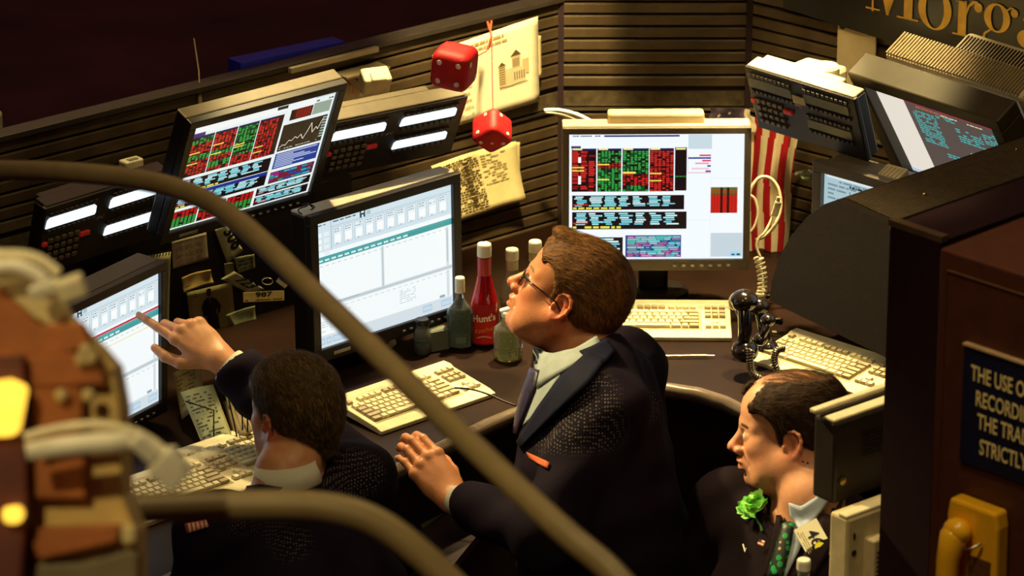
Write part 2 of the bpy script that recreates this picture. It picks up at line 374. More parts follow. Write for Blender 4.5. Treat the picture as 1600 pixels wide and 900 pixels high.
# g
gx0 = .715
ringpoly(gx0, B0+.0525, .036, .035, .017, .031)
stroke([(gx0+.026, B0+.076), (gx0+.037, B0+.084), (gx0+.045, B0+.082)], [.004, .005, .006]); blob(gx0+.047, B0+.073, .010)
stroke([(gx0-.016, B0+.022), (gx0-.032, B0+.010), (gx0-.036, B0-.004), (gx0-.024, B0-.014), (gx0, B0-.019), (gx0+.028, B0-.024), (gx0+.043, B0-.036), (gx0+.046, B0-.050)], [.004, .006, .010, .022, .027, .024, .016, .006])
ringpoly(gx0+.004, B0-.052, .044, .029, .037, .0235)
next_letter()
# a (cut by the frame)
ringpoly(.806, B0+.018, .034, .024, .014, .020); gpoly([(.828, B0), (.850, B0), (.850, B0+.06), (.828, B0+.06)]); stroke([(.79, B0+.060), (.80, B0+.076), (.82, B0+.080), (.84, B0+.074), (.848, B0+.058)], [.010, .006, .006, .008, .014])
next_letter()
gpoly([(.255, B0+.020), (.262, B0+.012), (.268, B0+.020)])
next_letter()
for g_ in letters: g_.build('letter', gold, sg)
# beige hanging bracket behind the turret arm
bm_ = mat('beige_enamel', (.52, .42, .24), .45, var=.15, scale=12)
br = empty('mounting_bracket', MS @ Matrix.Translation((.31, .0, 1.60)), 'beige enamelled mounting plate below the fascia sign', 'bracket')
MB().box((0, .012, .04), (.112, .006, .21), bev=.002).build('plate', bm_, br)
for dx in (-.04, .04): MB().lathe([(.008, 0), (.008, .003)], 16).build('bolt_hole', blackm, br, Matrix.Translation((dx, .009, .115)) @ Matrix.Rotation(PI/2, 4, 'X'))
# ------------------------------------------------------------------ screens
def quote_table(c, u0, v0, u1, v1, cols, rnd, reds=.6, rows=18, bands=None):
    c.rect(u0, v0, u1, v1, '#1a0a10', 1); c.rect(u0, v0-.012, u1, v0+.004, '#1b1d52', 2)
    rh = (v1-v0-.01)/rows; pat = [rnd.random() < reds for _ in range(rows)]
    for i in range(rows):
        g = ('#d02820', '#2aa845')[0 if pat[i//3*3 % rows] else 1]; g2 = '#8a1414' if g == '#d02820' else '#0f5a28'
        u = u0+.004
        for k in range(cols):
            wd = (u1-u0)/cols
            if rnd.random() < .86: c.rect(u, v0+.008+rh*(i+.12), u+wd*rnd.uniform(.55, .88), v0+.008+rh*(i+.88), g if rnd.random() < .7 else g2, 2)
            u += wd
    for _ in range(2):
        vv = v0+rnd.uniform(.3, .9)*(v1-v0); c.rect(u0+.002, vv, u0+(u1-u0)*.5, vv+.010, '#f4e05a', 3)
def ticker_table(c, u0, v0, u1, v1, rnd, cols=7, bottom=True):
    c.rect(u0, v0, u1, v1, '#16090f', 1); rows = 6; rh = (v1-v0)*.72/rows
    for k in range(cols):
        uu = u0+.01+(u1-u0-.06)*k/cols
        for i in range(rows):
            a = rnd.uniform(0, .02); b = a+rnd.uniform(.035, .075)
            c.rect(uu+a, v0+.006+rh*(i+.14), min(uu+b, u1-.01), v0+.006+rh*(i+.84), rnd.choice(['#8fe6f0', '#6fd0e0', '#d8f4f6', '#a8eef4']), 2)
    c.rect(u0+.005, v0+(v1-v0)*.60, u0+.09, v0+(v1-v0)*.70, '#c02018', 3)
    if bottom: c.dashes(u0+.005, v1-(v1-v0)*.2, u0+.28, v1-.004, 1, '#ece44a', 3, .7, .95, .02, .06, rnd)
def screen_quotes_white(c):
    r = random.Random(3); c.rect(0, 0, 1, 1, '#f4fbff', 0)
    c.dashes(.02, .012, .18, .028, 1, '#203060', 2, .5, .8, .004, .02, r); c.rect(.20, .014, .63, .027, '#1c2a70', 2)
    c.rect(.012, .098, .066, .116, '#4a2a72', 2)
    xs = [(.015, .155), (.162, .298), (.305, .455), (.460, .598), (.605, .672)]
    for (a, b), rd, cl in zip(xs, (1.0, .5, .45, .95, 0), (3, 7, 7, 6, 1)):
        if cl == 1: c.rect(a, .125, b, .455, '#170911', 1); c.rect(a, .112, b, .13, '#1b1d52', 2); c.dashes(a+.004, .335, b, .35, 1, '#38a050', 2, .5, .8, .01, .02, r)
        else: quote_table(c, a, .130, b, .460, cl, r, rd, 21)
        c.rect(a+.005, .116, a+.06, .130, '#f2ea90', 4)
    for v in (.185, .335): c.rect(.052, v, .068, v+.045+(.02 if v > .3 else 0), '#ffffff', 5)
    ticker_table(c, .018, .490, .660, .605, r); ticker_table(c, .018, .622, .675, .760, r)
    ticker_table(c, .05, .825, .310, .985, r, 4, False)
    c.rect(.325, .810, .645, .985, '#1d3a86', 1)
    for i in range(10):
        u = .335
        while u < .63:
            wd = r.uniform(.03, .09); v = .818+i*.0165
            c.rect(u, v, min(u+wd, .64), v+.0145, r.choice(['#c02a86', '#c02a86', '#1d3a86', '#58c8b8', '#68d8c8']), 2)
            c.rect(u+.005, v+.004, min(u+wd*.8, .64), v+.010, r.choice(['#9cc8e8', '#e888c0', '#38a8a0']), 3); u += wd+.004
    for i, (a, b, col) in enumerate(((.745, .81, '#d83060'), (.68, .81, '#2a3a90'), (.76, .81, '#e04070'), (.72, .80, '#f0a0b8'), (.79, .81, '#2a3a90'), (.70, .80, '#f0c8d8'), (.78, .81, '#5a2a80'))):
        c.rect(a, .170+i*.021, b, .183+i*.021, col, 2)
    c.rect(.68, .165, .681, .315, '#d86090', 2); c.rect(.68, .312, .81, .316, '#d86090', 2); c.rect(.68, .012, .815, .125, '#c9dbe4', 1)
    c.rect(.812, .43, .965, .635, '#d02018', 1)
    for i in range(3): c.rect(.814, .436+i*.022, .963, .452+i*.022, ('#3a7a30', '#5a6a30', '#7a4a20')[i], 2)
    for k in range(9): c.rect(.815+k*.017, .43, .8165+k*.017, .635, '#40100c', 3)
    for a in (.868, .905): c.rect(a, .43, a+.012, .635, '#2a0a0a', 4)
    for k in range(14): c.rect(.812, .50+k*.010, .965, .5015+k*.010, '#7a1410', 3)
    c.rect(.81, .36, .99, .362, '#d8e4ea', 1); c.rect(.675, .69, .81, .692, '#cfdce4', 1); c.rect(.808, .125, .810, .99, '#e2ecf0', 1)
    c.rect(.815, .795, .997, .985, '#c6d6de', 1); c.rect(.925, .945, .99, .985, '#9fd8ee', 2); c.rect(.935, .962, .955, .974, '#204060', 3); c.rect(.965, .960, .985, .974, '#102030', 3)
def screen_order_entry(c, redrow=False):
    r = random.Random(11); c.rect(0, 0, 1, 1, '#f4fafb', 0)
    c.rect(0, 0, 1, .245, '#d2e4ec', 1); c.dashes(.015, .022, .07, .038, 1, '#40606c', 3, .5, 1, .02, .04, r)
    c.rect(.108, .0, .113, .24, '#9fb8c4', 2); c.dashes(.125, .018, .29, .036, 1, '#30505c', 3, .5, .95, .02, .06, r)
    c.rect(.32, .008, .36, .060, '#1c4858', 3); c.rect(.330, .008, .350, .026, '#e8f2f6', 4); c.rect(.334, .040, .346, .060, '#e8f2f6', 4); c.rect(.370, .02, .40, .05, '#a8c0cc', 3)
    c.rect(.113, .060, 1, .064, '#a4bcc8', 2)
    for k in range(11):
        a = .125+k*.078
        c.rect(a, .075, a+.062, .215, '#8fa6b2', 2); c.rect(a+.002, .078, a+.060, .212, '#e6f0f4', 3); c.dashes(a+.008, .082, a+.05, .120, 2, '#8098a4', 4, .4, .9, .01, .02, r)
        c.rect(a+.010, .135, a+.054, .195, '#f8fcfd', 4); c.rect(a+.018, .202, a+.032, .208, '#8098a4', 4)
    for i in range(4): c.rect(.012, .09+i*.05, .04, .125+i*.05, '#f2f8fa', 3); c.rect(.055, .09+i*.05, .095, .125+i*.05, '#e6eff3', 3)
    if redrow: c.rect(.0, .262, 1, .278, '#c02a4a', 2); c.dashes(.02, .262, .3, .278, 1, '#f0d0d8', 3, .5, .7, .02, .04, r)
    c.rect(0, .280, 1, .330, '#3f9c9c', 2); c.rect(0, .290, 1, .293, '#69b8b8', 3)
    for k in range(14): c.rect(.01+k*.048, .303, .044+k*.048, .318, '#d8f0f0', 4)
    for k in range(22): c.rect(.02+k*.044, .352, .044+k*.044, .358, '#c0ccd0', 2)
    if redrow: c.rect(0, .385, 1, .392, '#f0dc9a', 2)
    c.rect(.468, .34, .490, .66, '#d4dee2', 2); c.rect(.476, .34, .483, .66, '#b4c2c8', 3); c.rect(.955, .34, .975, .66, '#d4dee2', 2); c.rect(.961, .36, .969, .62, '#b4c2c8', 3)
    c.rect(0, .655, 1, .685, '#ccd6da', 2); c.rect(0, .668, 1, .672, '#9fb0b8', 3); c.rect(.02, .660, .30, .664, '#8898a0', 3)
    for k in range(22): c.rect(.02+k*.044, .705, .044+k*.044, .710, '#bccad0', 2)
    c.dashes(.02, .735, .26, .90, 9, '#b8c6cc', 2, .35, .5, .01, .03, r); c.dashes(.60, .735, .72, .85, 7, '#b8c6cc', 2, .35, .7, .01, .03, r)
    c.rect(0, .905, 1, 1, '#d4e0e6', 2)
    for a, b in ((.01, .045), (.055, .09), (.10, .20), (.21, .26), (.77, .84), (.91, .985)): c.rect(a, .925, b, .975, '#a8c4dc', 3); c.rect(a+.004, .933, b-.004, .967, '#c4dcec', 4)
    c.rect(.955, .69, .975, .90, '#d4dee2', 3); c.rect(.90, .88, .94, .90, '#8fa8b4', 3)
def screen_quotes_dark(c):
    r = random.Random(5); c.rect(0, 0, 1, 1, '#e8f0ee', 0); c.rect(.0, .11, .02, 1, '#a8b8b0', 1)
    c.rect(0, 0, .66, .09, '#f2f6f4', 1); c.rect(.01, .085, .10, .125, '#4a2a72', 2); c.rect(.59, .035, .665, .065, '#202420', 3)
    c.rect(.67, 0, .86, .10, '#eef4f4', 1); c.rect(.86, .0, 1, .04, '#b8ccd0', 2); c.dashes(.87, .06, .99, .08, 1, '#202820', 3, .6, .9, .01, .03, r); c.rect(.86, .09, .985, .20, '#93a596', 2)
    c.rect(.70, .10, .855, .20, '#30130c', 2)
    for k in range(6): c.rect(.74+k*.018, .108, .753+k*.018, .19, '#8a1a12', 3)
    xs = [(.02, .17), (.176, .33), (.336, .48), (.486, .62)]
    for (a, b), rd in zip(xs, (.9, .45, .35, .9)): quote_table(c, a, .13, b, .50, 6, r, rd, 20)
    c.rect(.62, .12, .655, .50, '#2a1510', 1)
    ticker_table(c, .01, .53, .645, .66, r); c.rect(.01, .665, .645, .70, '#1d2f86', 2); ticker_table(c, .01, .69, .645, .80, r)
    c.rect(.67, .235, .985, .49, '#241a10', 1)
    pts = [(.68, .45), (.70, .43), (.72, .44), (.74, .40), (.76, .41), (.78, .38), (.80, .40), (.82, .37), (.84, .42), (.86, .36), (.88, .28), (.90, .38), (.92, .33), (.935, .36), (.95, .29), (.96, .26)]
    for a, b in zip(pts, pts[1:]): c.line(a[0], a[1], b[0], b[1], .0016, '#f0ead0', 3)
    for i in range(8): c.rect(.955, .25+i*.026, .982, .262+i*.026, '#a8c0b0', 4)
    c.dashes(.68, .462, .95, .475, 1, '#c8d0c0', 3, .5, .8, .01, .03, r)
    c.rect(.67, .51, .985, .66, '#1f3a90', 1)
    for i in range(8): c.rect(.68, .52+i*.017, r.uniform(.80, .975), .528+i*.017, '#c8d4f0', 2)
    c.rect(.67, .69, .985, .80, '#3a1a50', 1)
    for i in range(5):
        u = .675
        while u < .97: wd = r.uniform(.02, .06); c.rect(u, .70+i*.019, min(u+wd, .98), .714+i*.019, r.choice(['#b02878', '#2848a0', '#28a088', '#8a2020', '#38b8c0']), 2); u += wd+.004
    ticker_table(c, .60, .82, .985, .895, r, 5, False); ticker_table(c, .60, .91, .985, .985, r, 5, False)
    for k, (a, b) in enumerate(((.02, .19), (.20, .385), (.395, .58))):
        c.rect(a, .83, b, .985, '#200c0a', 1)
        for i in range(9):
            for j in range(6):
                if r.random() < .92: c.rect(a+.004+j*(b-a)/6, .835+i*.0165, a+(j+.86)*(b-a)/6, .848+i*.0165, '#c81c18' if (i < 4) ^ (k == 1) else '#30a040', 2)
def screen_terminal(c):
    r = random.Random(8); c.rect(0, 0, 1, 1, '#e6ded0', 0); c.rect(0, 0, 1, .10, '#f4f2f4', 1); c.rect(.22, .12, 1, 1, '#574c47', 1)
    c.rect(.22, .12, 1, .135, '#a02848', 2); c.rect(.30, .07, .40, .11, '#9fc878', 2); c.rect(.41, .08, .53, .115, '#a048b0', 2); c.rect(.94, .06, 1, .11, '#d8d868', 2)
    def blk(u0, v0, u1, v1, rows, col='#45b0b0', d=.75): c.dashes(u0, v0, u1, v1, rows, col, 2, .55, d, .012, .04, r)
    blk(.26, .20, .44, .56, 15); blk(.45, .18, .60, .22, 2); blk(.58, .26, .78, .42, 6); blk(.80, .20, .99, .34, 6); blk(.40, .62, .58, .70, 3); blk(.60, .70, .80, .80, 3); blk(.30, .82, .48, .90, 3); blk(.5, .16, .85, .18, 1, '#e8dcb0'); blk(.28, .15, .55, .17, 1, '#d8682a')
    for k in range(16): c.rect(.62+k*.022, .52-k*.010, .629+k*.022, .535-k*.010, '#ddd0b0', 3)
    c.rect(0, .96, .4, 1, '#b8c8e0', 3)
# ------------------------------------------------------------------ monitors
def monitor(label, pos, yaw, tilt, painter, w=.408, h=.306, bez=.017, bottom=.024, body=silver, frm=darkgrey, stand=True, arm=False, hump=(.22, .16), dep=.062, chin=None, group=None, side=None):
    M = frame(pos, yaw, tilt); r = empty('computer_monitor', M, label, 'monitor', group)
    W, T, B = w/2+bez, h/2+bez, -h/2-bottom
    f = MB()
    for c, d in (((0, -.004, (h/2+T)/2), (2*W, .020, T-h/2)), ((0, -.004, (B-h/2)/2), (2*W, .020, -h/2-B)), ((-(w/2+W)/2, -.004, 0), (bez, .020, h+.001)), (((w/2+W)/2, -.004, 0), (bez, .020, h+.001))): f.box(c, d, bev=.002)
    f.build('bezel', frm, r)
    b = MB(); zc = (T+B)/2; b.box((0, .006+dep/2, zc-.003), (2*W-.002, dep, T-B-.006), bev=.004); b.build('casing', side or body, r); b = MB(); b.box((0, .006+dep/2, T-.003), (2*W-.001, dep-.001, .007), bev=.003); b.build('lit_top_shell', body, r)  # where side is given, overhead light is put into the paler top colour
    b = MB(); b.box((0, dep+.025, zc+.02), (2*W*.62, .05, (T-B)*.62), bev=.012); hp_ = b.build('rear_housing', body, r)
    sc = MB(); sc.mb = None
    c = Canvas(w, h); painter(c); c.build('screen', screenm, r, Matrix.Translation((0, -.003, 0)))
    bt = MB(); bt.box((0, 0, 0), (.009, .006, .005), bev=.0015); o = bt.build('button', steel, r); o.location = (w/2-.16, -.016, (B-h/2)/2); me = o.data
    for k in range(1, 7):
        o = bpy.data.objects.new('button', me); COL.objects.link(o); o.parent = r; o.location = (w/2-.16+k*.021, -.016, (B-h/2)/2)
    if chin: MB().box((-w*.36, -.0155, (B-h/2)/2), (.05, .003, .008), bev=.001).build('badge', steel, r)
    if stand:
        Mi = M.inverted(); n = MB(); q_ = M @ Vector((0, dep+.03, 0)); hh_ = q_.z-DZ-.01; n.box((0, 0, -hh_/2), (.07, .03, hh_), bev=.008); n.build('neck', black, r, Mi @ Matrix.Translation(q_) @ Matrix.Rotation(math.radians(yaw), 4, 'Z'))
        base = MB(); base.lathe([(.0, 0), (.085, 0), (.085, .008), (.07, .014), (.0, .016)], 28, sy=.8)
        wp = M @ Vector((0, dep+.03, 0)); Mb = Matrix.Translation((wp.x, wp.y, DZ+.001)) @ Matrix.Rotation(math.radians(yaw), 4, 'Z'); base.build('stand_base', black, r, Mi @ Mb, smooth=False)
    if arm:
        MB().tube([(0, dep+.04, .02), (0, dep+.12, .0), (0, dep+arm, 0)], .02, 10).build('arm', darkgrey, r)
    return r
m_mid = monitor('centre flat monitor with white desktop and red and green quote tables, flag hanging beside it', (.337, -.077, 1.417), 1, 3.2, screen_quotes_white, frm=taupe, body=beige, bottom=.026, bez=.0155)
MB().box((0, .05, .177), (.225, .05, .03), bev=.006).build('top_hump', beige, m_mid)
m_two = monitor('flat monitor with pale order entry window, left of the ketchup bottle', CAM+(np.array((-.295, -.228, 1.301))-CAM)*.40/.408, 42, 1.1, screen_order_entry, w=.40, h=.30, body=silver, side=black, frm=mat('bezel_black', (.018, .014, .012), .4), bez=.022, bottom=.03, chin=True, dep=.052)  # silver shell with black sides, their shade put into the colour
bc = MB(); bc.tube([(.0+.018*math.cos(t*.35), .0+.008*math.sin(t*.9), .012*math.sin(t*.35)) for t in range(0, 24)], .0016, 6); bc.build('cable_loop', black, m_two, Matrix.Translation((-.205, .02, .178)), smooth=True)
m_one = monitor('upper left tilted monitor full of dark quote tables and a line chart', CAM+(np.array((-.596, -.252, 1.57))-CAM)*.395/.408, 40.7, -22.5, screen_quotes_dark, w=.395, h=.296, body=mat('brown_grey_plastic', (.13, .10, .055), .5), side=black, frm=mat('bezel_black', (.018, .014, .012), .4), bez=.019, bottom=.028, stand=False, arm=.13, dep=.036, chin=True)  # black sides again carry painted shade below the browner top
m_zero = monitor('lower left monitor the seated trader is touching with his finger', (-.872, -.808, 1.312), 56.5, 4.3, lambda c: screen_order_entry(c, True), w=.408, h=.306, bez=.02, bottom=.03, body=darkgrey, frm=mat('bezel_black', (.018, .014, .012), .4)) if False else None
def corner_pos(yaw, tilt, w, h, uv, d, sx, sy):
    """screen centre so that the named screen corner sits at that sight line and distance"""
    p = Vector(at_d(*uv, d)); M = frame((0, 0, 0), yaw, tilt); return p-(M @ Vector((sx*w/2, 0, sy*h/2)))
m_zero = monitor('lower left monitor the crew cut trader is touching with his finger', corner_pos(56.5, -2, .408, .306, (245, 423), 9.0, 1, 1), 56.5, -2, lambda c: screen_order_entry(c, True), bez=.02, bottom=.03, body=darkgrey, frm=mat('bezel_black', (.018, .014, .012), .4))
# right-hand old style monitor
MR_pos = Vector(at_d(1359, 125, 9.38))-(frame((0, 0, 0), -49, -31) @ Vector((-.195, 0, .1465)))
rmon = empty('computer_monitor', frame(MR_pos, -49, -31), 'deep ribbed beige monitor with teal text under the golden lettered sign', 'monitor')
w, h = .39, .293
f = MB(); rib = mat('olive_bezel', (.055, .042, .020), .5)
for c, d in (((0, .010, h/2+.018), (w+.07, .07, .036)), ((0, .010, -h/2-.02), (w+.07, .07, .04)), ((-w/2-.0175, .010, 0), (.035, .07, h+.002)), ((w/2+.0175, .010, 0), (.035, .07, h+.002))): f.box(c, d, bev=.004)
f.build('bezel', rib, rmon)
c = Canvas(w, h); screen_terminal(c); c.build('screen', screenm, rmon, Matrix.Translation((0, .003, 0)))
MB().box((.015, .10, 0), (w+.03, .08, h+.05), bev=.012).build('casing', beige, rmon)
rb = MB()
for k in range(44): rb.box((-.185+k*.0092, .10, h/2+.028), (.0042, .07, .006))
tag(rb.build('cooling_ribs', mat('rib_tan', (.30, .23, .12), .5), rmon), kind='stuff')
MB().box((.05, .175, .02), (w*.62, .08, h*.85), bev=.012).build('rear_housing', beige, rmon)
rb = MB()
for k in range(22): rb.box((-.055+k*.0095, .175, .02+h*.425+.001), (.004, .05, .003))
tag(rb.build('vent_slots', blackm, rmon), kind='stuff')
# small second screen behind the hood
smon = empty('computer_monitor', frame(corner_pos(-42, 0, .36, .27, (1290, 267), 9.45, -1, 1), -42, 0), 'half hidden monitor behind the console hood with pale screen', 'monitor')
f = MB(); w, h = .36, .27
for c, d in (((0, -.004, h/2+.012), (w+.05, .03, .024)), ((0, -.004, -h/2-.012), (w+.05, .03, .024)), ((-w/2-.012, -.004, 0), (.024, .03, h)), ((w/2+.012, -.004, 0), (.024, .03, h))): f.box(c, d, bev=.003)
f.build('bezel', taupe, smon)
def scr_small(c):
    r = random.Random(2); c.rect(0, 0, 1, 1, '#a9c4cc', 0); c.dashes(.03, .04, .5, .9, 22, '#6f8c98', 2, .4, .8, .02, .08, r); c.rect(.02, .0, .6, .04, '#d8e6ea', 1); c.rect(.40, .02, .43, .10, '#203840', 3); c.dashes(.2, .06, .6, .10, 1, '#203840', 3, .5, .8, .01, .04, r); c.rect(.2, .12, .21, .9, '#6f8c98', 2)
c = Canvas(w, h); scr_small(c); c.build('screen', screenm, smon, Matrix.Translation((0, -.003, 0)))
MB().box((0, .05, 0), (w+.04, .08, h+.04), bev=.01).build('casing', taupe, smon)
# ------------------------------------------------------------------ dealer telephone turrets
lcd_lit = emission_attr('lit_strip', 1.25)
def turret(label, M, lit=True, W=.36, Hh=.175, tape=False, body=None, group='dealer telephone turrets on the booth walls'):
    r = empty('telephone_turret', M, label, 'telephone', group)
    MB().box((0, .008, 0), (W, .016, Hh), bev=.004).build('face_panel', mat('turret_black', (.016, .011, .009), .45, bump=.2, bscale=400), r)
    MB().box((0, .028, 0), (W-.006, .030, Hh-.008), bev=.004).build('casing', black, r); MB().box((0, .024, Hh/2), (W-.012, .038, .007), bev=.003).build('lit_top_shell', body or beige, r)  # pale top over black sides, overhead light put into the colours
    MB().box((-.03, .052, .006), (W*.72, .022, Hh*.94), bev=.005).build('rear_housing', body or beige, r)
    def sp(s, t): return ((s-.5)*W, (.5-t)*Hh)
    def strip(s0, s1, t0, t1):
        (a, zt), (b, zb) = sp(s0, t0), sp(s1, t1); k = (zt-zb)*.38; y0 = -.0035
        pts = [(a, zb), (b-k*.3, zb), (b, zb+k*.5), (b, zt-k*.4), (b-k*.5, zt), (a+k*.9, zt), (a+k*.25, zt-k*.6)]
        m = MB(); m.cur = (.80, .93, 1.0) if lit else (.13, .13, .07); m.prism(pts, y0, .001)
        if lit: o = m.build('display_strip', lcd_lit, r)
        else: o = m.build('display_strip', mat('dim_lcd', (.17, .17, .09), .3), r)
    strip(.02, .41, .155, .30); strip(.52, .93, .145, .285); strip(.51, .91, .56, .69)
    kb_ = MB()
    for (s0, s1, t) in ((.03, .42, .10), (.03, .42, .36), (.53, .94, .09), (.53, .94, .345), (.51, .92, .50), (.51, .92, .745)):
        for k in range(10):
            x, z = sp(s0+(s1-s0)*(k+.5)/10, t); kb_.box((x, -.002, z), (W*.026, .006, Hh*.045))
    tag(kb_.build('line_keys', mat('line_key', (.045, .032, .02), .4), r), kind='stuff')
    km = MB().box((0, 0, 0), (W*.036, .007, Hh*.058), bev=.0015); kk = km.build('keypad_key', mat('keypad_grey', (.13, .10, .06), .45), r); me = kk.data; first = True
    for i in range(4):
        for j in range(5):
            x, z = sp(.075+j*.052, .50+i*.105)
            if first: kk.location = (x, -.003, z); first = False
            else:
                o = bpy.data.objects.new('keypad_key', me); COL.objects.link(o); o.parent = r; o.location = (x, -.003, z)
    for (s, t, a, b) in ((.03, .53, .035, .055), (.345, .55, .075, .06)):
        x, z = sp(s, t); tag(MB().box((x, -.003, z), (W*a, .008, Hh*b), bev=.0015).build('red_key', mat('red_key', (.55, .03, .02), .4, emit=.12), r), 'red key')
    x, z = sp(.455, .36); c = Canvas(W, Hh); c.mb.m = 0; c.text('IPC', .425, .40, .011, (.5, .42, .25), 8, shear=.2, sx=1.4); c.mb.build('lettering', mat('silver_print', (.5, .42, .26), .4), r, Matrix.Translation((0, -.0005, 0)))
    if tape:
        x, z = sp(.48, .28); MB().box((x, -.004, z), (.038, .002, .020)).build('paper_label', mat('note_paper', (.55, .48, .26), .8), r)
    return r
turret('wall telephone turret with three lit strips under the hanging red dice', frame((-.271, -.276, 1.627), 32.6, -26.2), body=mat('brown_grey_plastic', (.2, .15, .085)))
turret('telephone turret at far left with three lit strips, behind the curved handrail', frame((-.905, -.57, 1.530), 45, -15.5), body=blackm)
turret('unlit telephone turret with red keys hanging right of the flag', frame((.668, -.244, 1.675), -46.3, -18.2), lit=False, W=.34, Hh=.17, tape=True)
# supporting arms and fittings ---------------------------------------------------------------------------
arm = empty('support_arm', Matrix.Translation(Vector(at_d(1304, 106, 9.72))) @ Matrix.Rotation(-A40, 4, 'Z'), 'cream swivel arm between the right turret and its wall plate', 'arm')
MB().box((-.04, -.02, -.02), (.12, .10, .045), bev=.012).build('arm_housing', mat('cream_enamel', (.72, .64, .44), .4), arm)
MB().lathe([(.0, -.035), (.032, -.035), (.034, -.03), (.034, .03), (.030, .036), (0, .036)], 24).build('pivot', mat('cream_enamel'), arm, Matrix.Translation((.012, -.055, -.012)), smooth=False)
MB().lathe([(.012, 0), (.012, .004)], 16).build('bolt_hole', blackm, arm, Matrix.Translation((.02, -.094, -.012)) @ Matrix.Rotation(PI/2, 4, 'X'))
MB().box((-.10, -.03, -.035), (.10, .04, .02), bev=.006).build('arm_plate', mat('cream_enamel'), arm)
# shelf rail and bracket above monitor one (left wall top)
ML = Matrix.Translation((LP[0], LP[1], 0)) @ Matrix.Rotation(A40, 4, 'Z'); ln = (math.sin(A40), -math.cos(A40), 0)
def lpt(u, v, off=0):
    P = np.array([LP[0], LP[1], 0])+np.array(ln)*off; q = at_pl(u, v, P, ln)-P
    return float(q[0]*math.cos(A40)+q[1]*math.sin(A40)), float(q[2])
sr = empty('rail_bracket', ML @ Matrix.Translation((lpt(535, 130)[0], -.05, lpt(535, 120)[1])), 'beige bracket and thin pale rail above the chart monitor', 'bracket')
(a, za), (b, zb) = lpt(465, 117, .05), lpt(602, 84, .05); x0, z0 = lpt(535, 130)[0], lpt(535, 120)[1]
MB().box(((a+b)/2-x0, .03, (za+zb)/2-z0+.004), (b-a, .012, .012)).build('rail', mat('pale_rail', (.45, .38, .25), .4), sr)
MB().box((.03, .035, -.035), (.13, .012, .105), bev=.002).build('plate', bm_, sr)
MB().box((.03, .012, .018), (.13, .05, .006), bev=.001).build('top_flange', bm_, sr)
for dx in (-.01, .018): MB().tube([(dx, .02, .0), (dx+.004, .005, -.012), (dx, .0, -.028)], .003, 6).build('hook', mat('copper', (.5, .2, .06), .35, 1), sr)
cl = empty('wall_switch', frame(Vector(at_d(586, 126, 9.6)), 20, -30), 'cream rocker switch box beside the beige bracket', 'switch')
MB().box((0, 0, 0), (.068, .045, .05), bev=.006).build('switch_box', mat('cream_enamel'), cl)
MB().box((.0, -.012, .025), (.036, .03, .014), bev=.005).build('rocker', mat('cream_enamel'), cl)
bs = MB(); (a, za), (b, zb) = lpt(385, 136, -.02), lpt(548, 92, -.02)
bs.prism([(a, za-.006), (b, zb-.004), (b, zb+.030), (a, za+.045)], 0, .05); tag(bs.build('blue_panel', mat('royal_blue', (.02, .03, .60), .5), None, ML @ Matrix.Translation((0, .04, .008))), 'royal blue strip panel standing along the left wall top', 'panel')
sb_ = empty('adapter_block', ML @ Matrix.Translation((lpt(205, 256, .03)[0], -.03, lpt(205, 256, .03)[1])), 'small cream adapter on the left wall above the curved handrail', 'adapter')
MB().box((0, 0, 0), (.05, .03, .024), bev=.004).build('block', mat('cream_enamel'), sb_); MB().box((0, -.006, .0125), (.026, .012, .002)).build('print', mat('printed_grey', (.2, .17, .1)), sb_)
wi = MB(); pA = Vector(at_d(303, 60, 9.55)); pB = Vector(at_d(313, 163, 9.5)); wi.tube([pA, pA.lerp(pB, .5)+Vector((.004, 0, 0)), pB], .0018, 6); wi.tube([pA.lerp(pB, .82), pB], .005, 8)
tag(wi.build('whip_antenna', mat('antenna', (.35, .28, .16), .4)), 'thin upright antenna with pale tip above the chart monitor', 'antenna')
